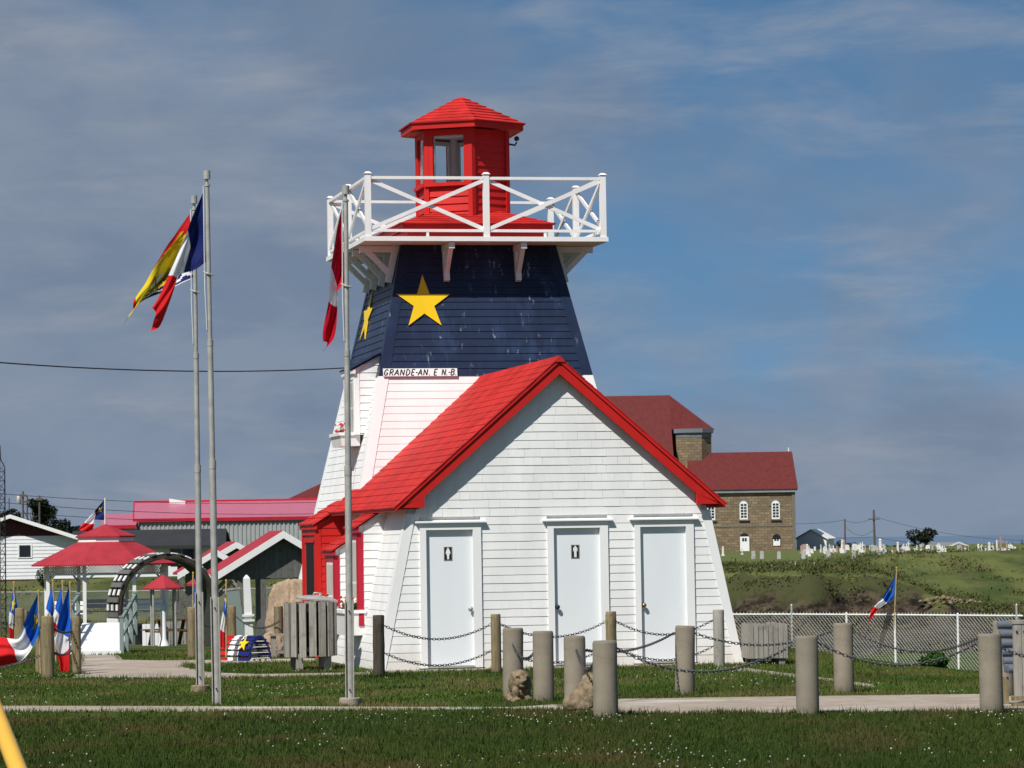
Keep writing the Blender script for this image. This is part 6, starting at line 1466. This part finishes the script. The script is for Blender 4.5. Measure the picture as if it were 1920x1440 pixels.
for u, v, h, kd, mt in sorted(PROM, key=lambda e: e[0]):
    key = (kd, mt.name); i = seen.get(key, 0); seen[key] = i+1; cn = {'pale_gravestone': 'white', 'pink_gravestone': 'pinkish'}[mt.name]
    nm = {'pillar': 'pillar gravestone', 'cross': 'stone cross', 'statue': 'statue monument', 'stake': 'thin marker post', 'tablet': 'broad headstone'}[kd]
    grave(u, v, h, kd, mt, zone, f'{cn} {nm} before the sea, {NTH[i]} of its kind from the left')
rg = random.Random(5)
for k in range(84):
    u = rg.uniform(1500, 1916); v = rg.uniform(1029, 1039); kd = rg.choice(['tablet', 'tablet', 'slab', 'pillar', 'cross', 'stake']); grave(u, v, rg.uniform(5, 11), kd, rg.choice([PALESTONE, PALESTONE, PALESTONE, GREYSTONE, PINKSTONE]), 'in the crowded far rows')
# marker sticks and stones on the cliff top
for k, u in enumerate((1422, 1445, 1482, 1489, 1526)):
    b_ = on(u, 172); m = MB(); m.tube([(0, 0, -.1), (.05*(k % 2), 0, .2+.12*(k in (2, 3)))], .02, 6); o = m.build('marker_stake', PALESTONE); o.location = b_; tag(o, 'short white stake on the cliff top path', 'stake', 'white stakes on the cliff top path')
# rubble heap on the far bank
q = G(1768, 1128); t = thing('rubble_heap', 'heap of pale rubble stones on the far grassy bank', 'rubble', q)
for k in range(70):
    a = random.uniform(0, 6.28); r_ = abs(random.gauss(0, .9)); m = MB(); m.ico((r_*math.cos(a)*1.1, r_*math.sin(a), max(0, .22-.16*r_)-.03+random.uniform(-.05, .05)), random.uniform(.05, .13), 1, (1, .8, .6)); o = m.build('stone', STATUE, t); noisy(o, .05, 6, k)

# ------------------------------------------------------------------ trees, poles and wires in the distance
tree('windswept_tree', 'dark round windswept tree rising above the gravestones', 1736, 470, 66, 46, 'bush', LEAFDARK, None, 9, n=900, lean=.2)
for k, (u, w_, h) in enumerate(((1555, 40, 20), (1575, 34, 26), (1592, 30, 22), (1612, 34, 18), (1672, 40, 16), (1690, 36, 18), (1712, 30, 18), (1810, 16, 20), (1824, 14, 14), (1865, 12, 18), (1898, 12, 20), (1917, 14, 26))):
    tree('far_shrub' if h < 20 else 'far_tree', 'low dark bush on the skyline, '+['leftmost of all', 'tallest of the left clump', 'third from the left', 'just left of the cross armed pole', 'just right of the cross armed pole', 'second right of the cross armed pole', 'beneath the windswept tree', 'first right of the cream house', 'second right of the cream house', 'third from the right edge', 'second from the right edge', 'at the right edge'][k], u, 500+k*3, w_, h, 'bush' if w_ > 20 else 'cone', LEAFDARK, P(u, 1037-.008*(u-1500), 500+k*3), 20+k, 'dark bushes on the skyline', w_ <= 20, n=350)
for k, (u, Y_, w_, h, v) in enumerate(((20, 225, 66, 98, 1040), (62, 230, 66, 128, 1045), (88, 235, 66, 112, 1045), (118, 240, 60, 84, 1045), (5, 240, 50, 100, 1040), (150, 250, 60, 66, 1045))):
    tree('dark_tree', ['dark dense tree behind the white house gable', 'tallest dark tree beside the transformer pole', 'dark tree right of the lamp bracket pole', 'small dark tree beyond the white house eave', 'dark tree at the very left edge behind the mast', 'low dark tree between white house and gazebo roof'][k], u, Y_, w_, h*1.28, 'round', LEAFDARK, None, 40+k, 'dark trees behind the white house', n=1600)
tree('hedge_shrub', 'dark green shrub at the foot of the white house wall', 82, 158, 40, 52, 'bush', LEAFM, None, 60, None, False, n=900)
tree('hedge_shrub', 'dark shrub below the gazebo behind the white bench', 158, 128, 30, 22, 'bush', LEAFM, None, 61, None, False, n=700)
def upole(label, u, vt, vb, Y, wpx, arms=(), tr=False, tilt=0):
    a = P(u, vb, Y); b_ = P(u+tilt, vt, Y); t = thing('utility_pole', label, 'utility pole', a); d = b_-a; s = F/Y; r_ = wpx/s/2
    m = MB(); m.tube([Vector((0, 0, -3.0)), d], [r_, r_*.7], 8); m.build('pole_shaft', UPOLE, t, 'auto')
    for f, w_ in arms: m = MB(); c_ = d*f; m.bar(c_+Vector((-w_/s/2, -r_, 0)), c_+Vector((w_/s/2, -r_, 0)), .12, .14); m.build('cross_arm', UPOLE, t)
    if tr: m = MB(); m.lathe([(.13, 0), (.15, .05), (.15, .42), (.11, .47)], d*.88+Vector((-.24, -.1, -.3)), 12); m.build('transformer', GALV, t, 'auto')
    return t
upole('dark utility pole with cross arm standing right of the white garage', 1641, 956, 1035, 440, 5, ((.78, 22),), tilt=-3)
upole('plain shorter utility pole left of the cross armed one', 1584, 973, 1038, 440, 4)
upole('utility pole with grey transformer above the white house', 43, 921, 1040, 210, 5, ((.93, 14),), True)
upole('second utility pole right of the transformer pole', 51, 930, 1040, 225, 4, ((.9, 10),))
upole('utility pole with a lamp bracket above the white house roof', 74, 929, 1040, 205, 5, ((.94, 12),))
upole('thin distant utility pole left of the transformer pole', 17, 934, 1040, 260, 3)
def wire(label, a, b_, sag, r_=.012):
    a = Vector(a); b_ = Vector(b_); m = MB(); m.tube([a.lerp(b_, k/24)-Vector((0, 0, sag*4*(k/24)*(1-k/24))) for k in range(25)], r_, 4); return tag(m.build('overhead_wire', BLACK), label, 'wire', 'overhead wires')
wire('thick service wire running from the left edge to the tower', P(-60, 675, 46), tuple(LW(-2.05, 6.2, 4.72)), .10, .009)
for k, (v0, v1, dv, lb) in enumerate(((924, 940, 0, 'topmost wire crossing behind the left poles'), (940, 962, 0, 'second wire crossing behind the left poles'), (957, 975, 0, 'lowest wire crossing behind the left poles'))):
    wire(lb, P(-20, v0, 212), P(640, v1, 230), .35, .016)
wire('wire from the church to the shorter right pole', P(1490, 982, 440), P(1584, 975, 440), .15, .02)
wire('upper wire between the two right poles', P(1584, 976, 440), P(1641, 968, 440), .5, .018)
wire('slack middle wire between the two right poles', P(1584, 986, 440), P(1641, 990, 440), 1.1, .018)
wire('lower wire between garage and cross armed pole', P(1550, 1008, 440), P(1641, 1006, 440), .1, .02)
wire('upper wire leaving the cross armed pole to the right', P(1641, 969, 440), P(1960, 1013, 440), .9, .02)
wire('lower wire leaving the cross armed pole to the right', P(1641, 1007, 440), P(1760, 1020, 440), .2, .018)
# lattice mast at the left edge
Y = 120; a = P(2, 1092, Y); t = thing('lattice_mast', 'slender steel lattice mast at the far left edge', 'mast', a); hh_ = P(2, 835, Y).z-a.z
w_ = .17; c3_ = [(w_*math.cos(2*PI*k/3+.5), w_*math.sin(2*PI*k/3+.5)) for k in range(3)]
for x, y in c3_: m = MB(); m.tube([(x, y, -2.4), (x, y, hh_*.84), (x*.1, y*.1, hh_*.90), (0, 0, hh_)], .022, 5); m.build('mast_leg', UPOLE, t)
m = MB(); z = -2.2; k = 0
while z < hh_*.83:
    for i in range(3):
        a0, a1 = c3_[i], c3_[(i+1) % 3]; m.tube([(*a0, z), (*a1, z)], .012, 4); m.tube([(*a0, z), (*a1, z+.32)], .010, 4)
    z += .32
m.build('mast_lacing', UPOLE, t)

# ------------------------------------------------------------------ rough growth on the banks
rs = np.random.default_rng(11); bv, bf = [], []; nb0 = 0
def scrub(n, xr, yr, size, cnt, hgt):
    global nb0
    for _ in range(n):
        x = rs.uniform(*xr); y = rs.uniform(*yr)
        if mn.noise((x*.25, y*.08, 2)) < rs.uniform(-.4, .3): continue
        z = ground(x, y); w_ = rs.uniform(.3, 1.0)*size; k = cnt
        c_ = np.stack([x+rs.normal(size=k)*w_, y+rs.normal(size=k)*w_*.6, z+np.abs(rs.normal(size=k))*hgt*rs.uniform(.4, 1.1)], 1)
        a = rs.normal(size=(k, 3)); a[:, 2] = np.abs(a[:, 2])+.6; a /= np.linalg.norm(a, axis=1)[:, None]; b2 = np.cross(a, rs.normal(size=(k, 3))); b2 /= np.linalg.norm(b2, axis=1)[:, None]
        sz = rs.uniform(.05, .16, size=(k, 1))
        bv.append(np.stack([c_-b2*sz*.35, c_+b2*sz*.35, c_+a*sz], 1).reshape(-1, 3)); bf.append(nb0+np.arange(3*k).reshape(-1, 3)); nb0 += 3*k
scrub(330, (6, 34), (146, 158), .6, 60, .14); scrub(420, (10, 36), (158, 215), .8, 55, .13); scrub(260, (17, 34), (126, 160), .7, 60, .15)
scrub(160, (-24, -4), (118, 165), .7, 50, .12); scrub(120, (5.5, 12), (82, 92), .5, 50, .15)
tag(fastmesh('bank_scrub', np.concatenate(bv), np.concatenate(bf), grassm('scrub_leaves', (.088, .102, .032), (.048, .062, .020), (.12, .10, .045))), 'rough low weeds and long grass on the banks', 'weeds', kind='stuff')

# ------------------------------------------------------------------ grass and clover
def inpoly(x, y, poly):
    inside = np.zeros(len(x), bool); n = len(poly); j = n-1
    for i in range(n):
        xi, yi = poly[i]; xj, yj = poly[j]
        cond = ((yi > y) != (yj > y)) & (x < (xj-xi)*(y-yi)/(yj-yi+1e-12)+xi); inside ^= cond; j = i
    return inside
BLOCK = PATHS+[[(LW(x, y, 0).x, LW(x, y, 0).y) for x, y in ((-2.72, 0), (2.8, 0), (2.8, 10), (-2.72, 10))]]
def scatter(n, y0, y1, pw):
    y = y0+(y1-y0)*rng.random(n)**pw; hwid = y*.158+.4; x = (rng.random(n)*2-1)*hwid
    ok = np.ones(n, bool)
    for pl in BLOCK: ok &= ~inpoly(x, y, pl)
    return x[ok], y[ok]
gz = np.vectorize(ground)
x, y = scatter(330000, 26.5, 64, 1.25); z = gz(x, y); k = len(x)
cl_ = np.array([mn.noise((a*1.6, b_*1.0, 0)) for a, b_ in zip(x[::1], y[::1])]); big = np.array([mn.noise((a*5, b_*4, 3)) for a, b_ in zip(x, y)])
h = (.026+.022*rng.random(k))*(1+.5*cl_+.75*np.maximum(big, 0))*np.where(y < 36.5, 1.25, 1.0); ang = rng.random(k)*6.283; wd = .0045+.004*rng.random(k); wd *= np.maximum(1, y/42)
lx = rng.normal(size=k)*.016; ly = rng.normal(size=k)*.016
Vg = np.stack([np.stack([x-np.cos(ang)*wd, y-np.sin(ang)*wd, z-.004], 1), np.stack([x+np.cos(ang)*wd, y+np.sin(ang)*wd, z-.004], 1), np.stack([x+lx, y+ly, z+h], 1)], 1).reshape(-1, 3)
go_ = fastmesh('grass', Vg, np.arange(3*k).reshape(-1, 3), GRASSM); tag(go_, 'short mown green lawn grass', 'grass', kind='stuff')
# taller tufts along edges and round post feet
tx, ty = [], []
for pl in PATHS:
    n = len(pl)
    for i in range(n):
        (xa, ya), (xb, yb) = pl[i], pl[(i+1) % n]; L_ = math.hypot(xb-xa, yb-ya)
        for _ in range(int(L_*55)): f = random.random(); tx.append(lerp(xa, xb, f)+random.gauss(0, .05)); ty.append(lerp(ya, yb, f)+random.gauss(0, .07))
for d in (B, Wd):
    for (bx, by, _, r_) in d.values():
        for _ in range(130): a = random.uniform(0, 6.28); q_ = r_+abs(random.gauss(.01, .05)); tx.append(bx+q_*math.cos(a)); ty.append(by+q_*math.sin(a))
x = np.array(tx); y = np.array(ty); z = gz(x, y); k = len(x); h = .04+.065*rng.random(k)**2; ang = rng.random(k)*6.283; wd = .006; lx = rng.normal(size=k)*.025; ly = rng.normal(size=k)*.025
Vg = np.stack([np.stack([x-np.cos(ang)*wd, y-np.sin(ang)*wd, z-.004], 1), np.stack([x+np.cos(ang)*wd, y+np.sin(ang)*wd, z-.004], 1), np.stack([x+lx, y+ly, z+h], 1)], 1).reshape(-1, 3)
tag(fastmesh('edge_grass', Vg, np.arange(3*k).reshape(-1, 3), GRASSM), 'longer grass tufts along path edges and post feet', 'grass', kind='stuff')
x, y = scatter(3600, 26.5, 50, 1.1); keep = np.array([mn.noise((a*.55+9, b_*.30, 7)) > rng.uniform(-.05, .55) for a, b_ in zip(x, y)]); x, y = x[keep], y[keep]
m = MB()
for a, b_ in zip(x, y): r_ = random.uniform(.004, .0095); m.ico((a, b_, ground(a, b_)+random.uniform(.03, .06)), r_, 1)
o = m.build('clover_flowers', CLOVER, fix=False); tag(o, 'scattered small white clover blossoms in the lawn', 'clover', kind='stuff')
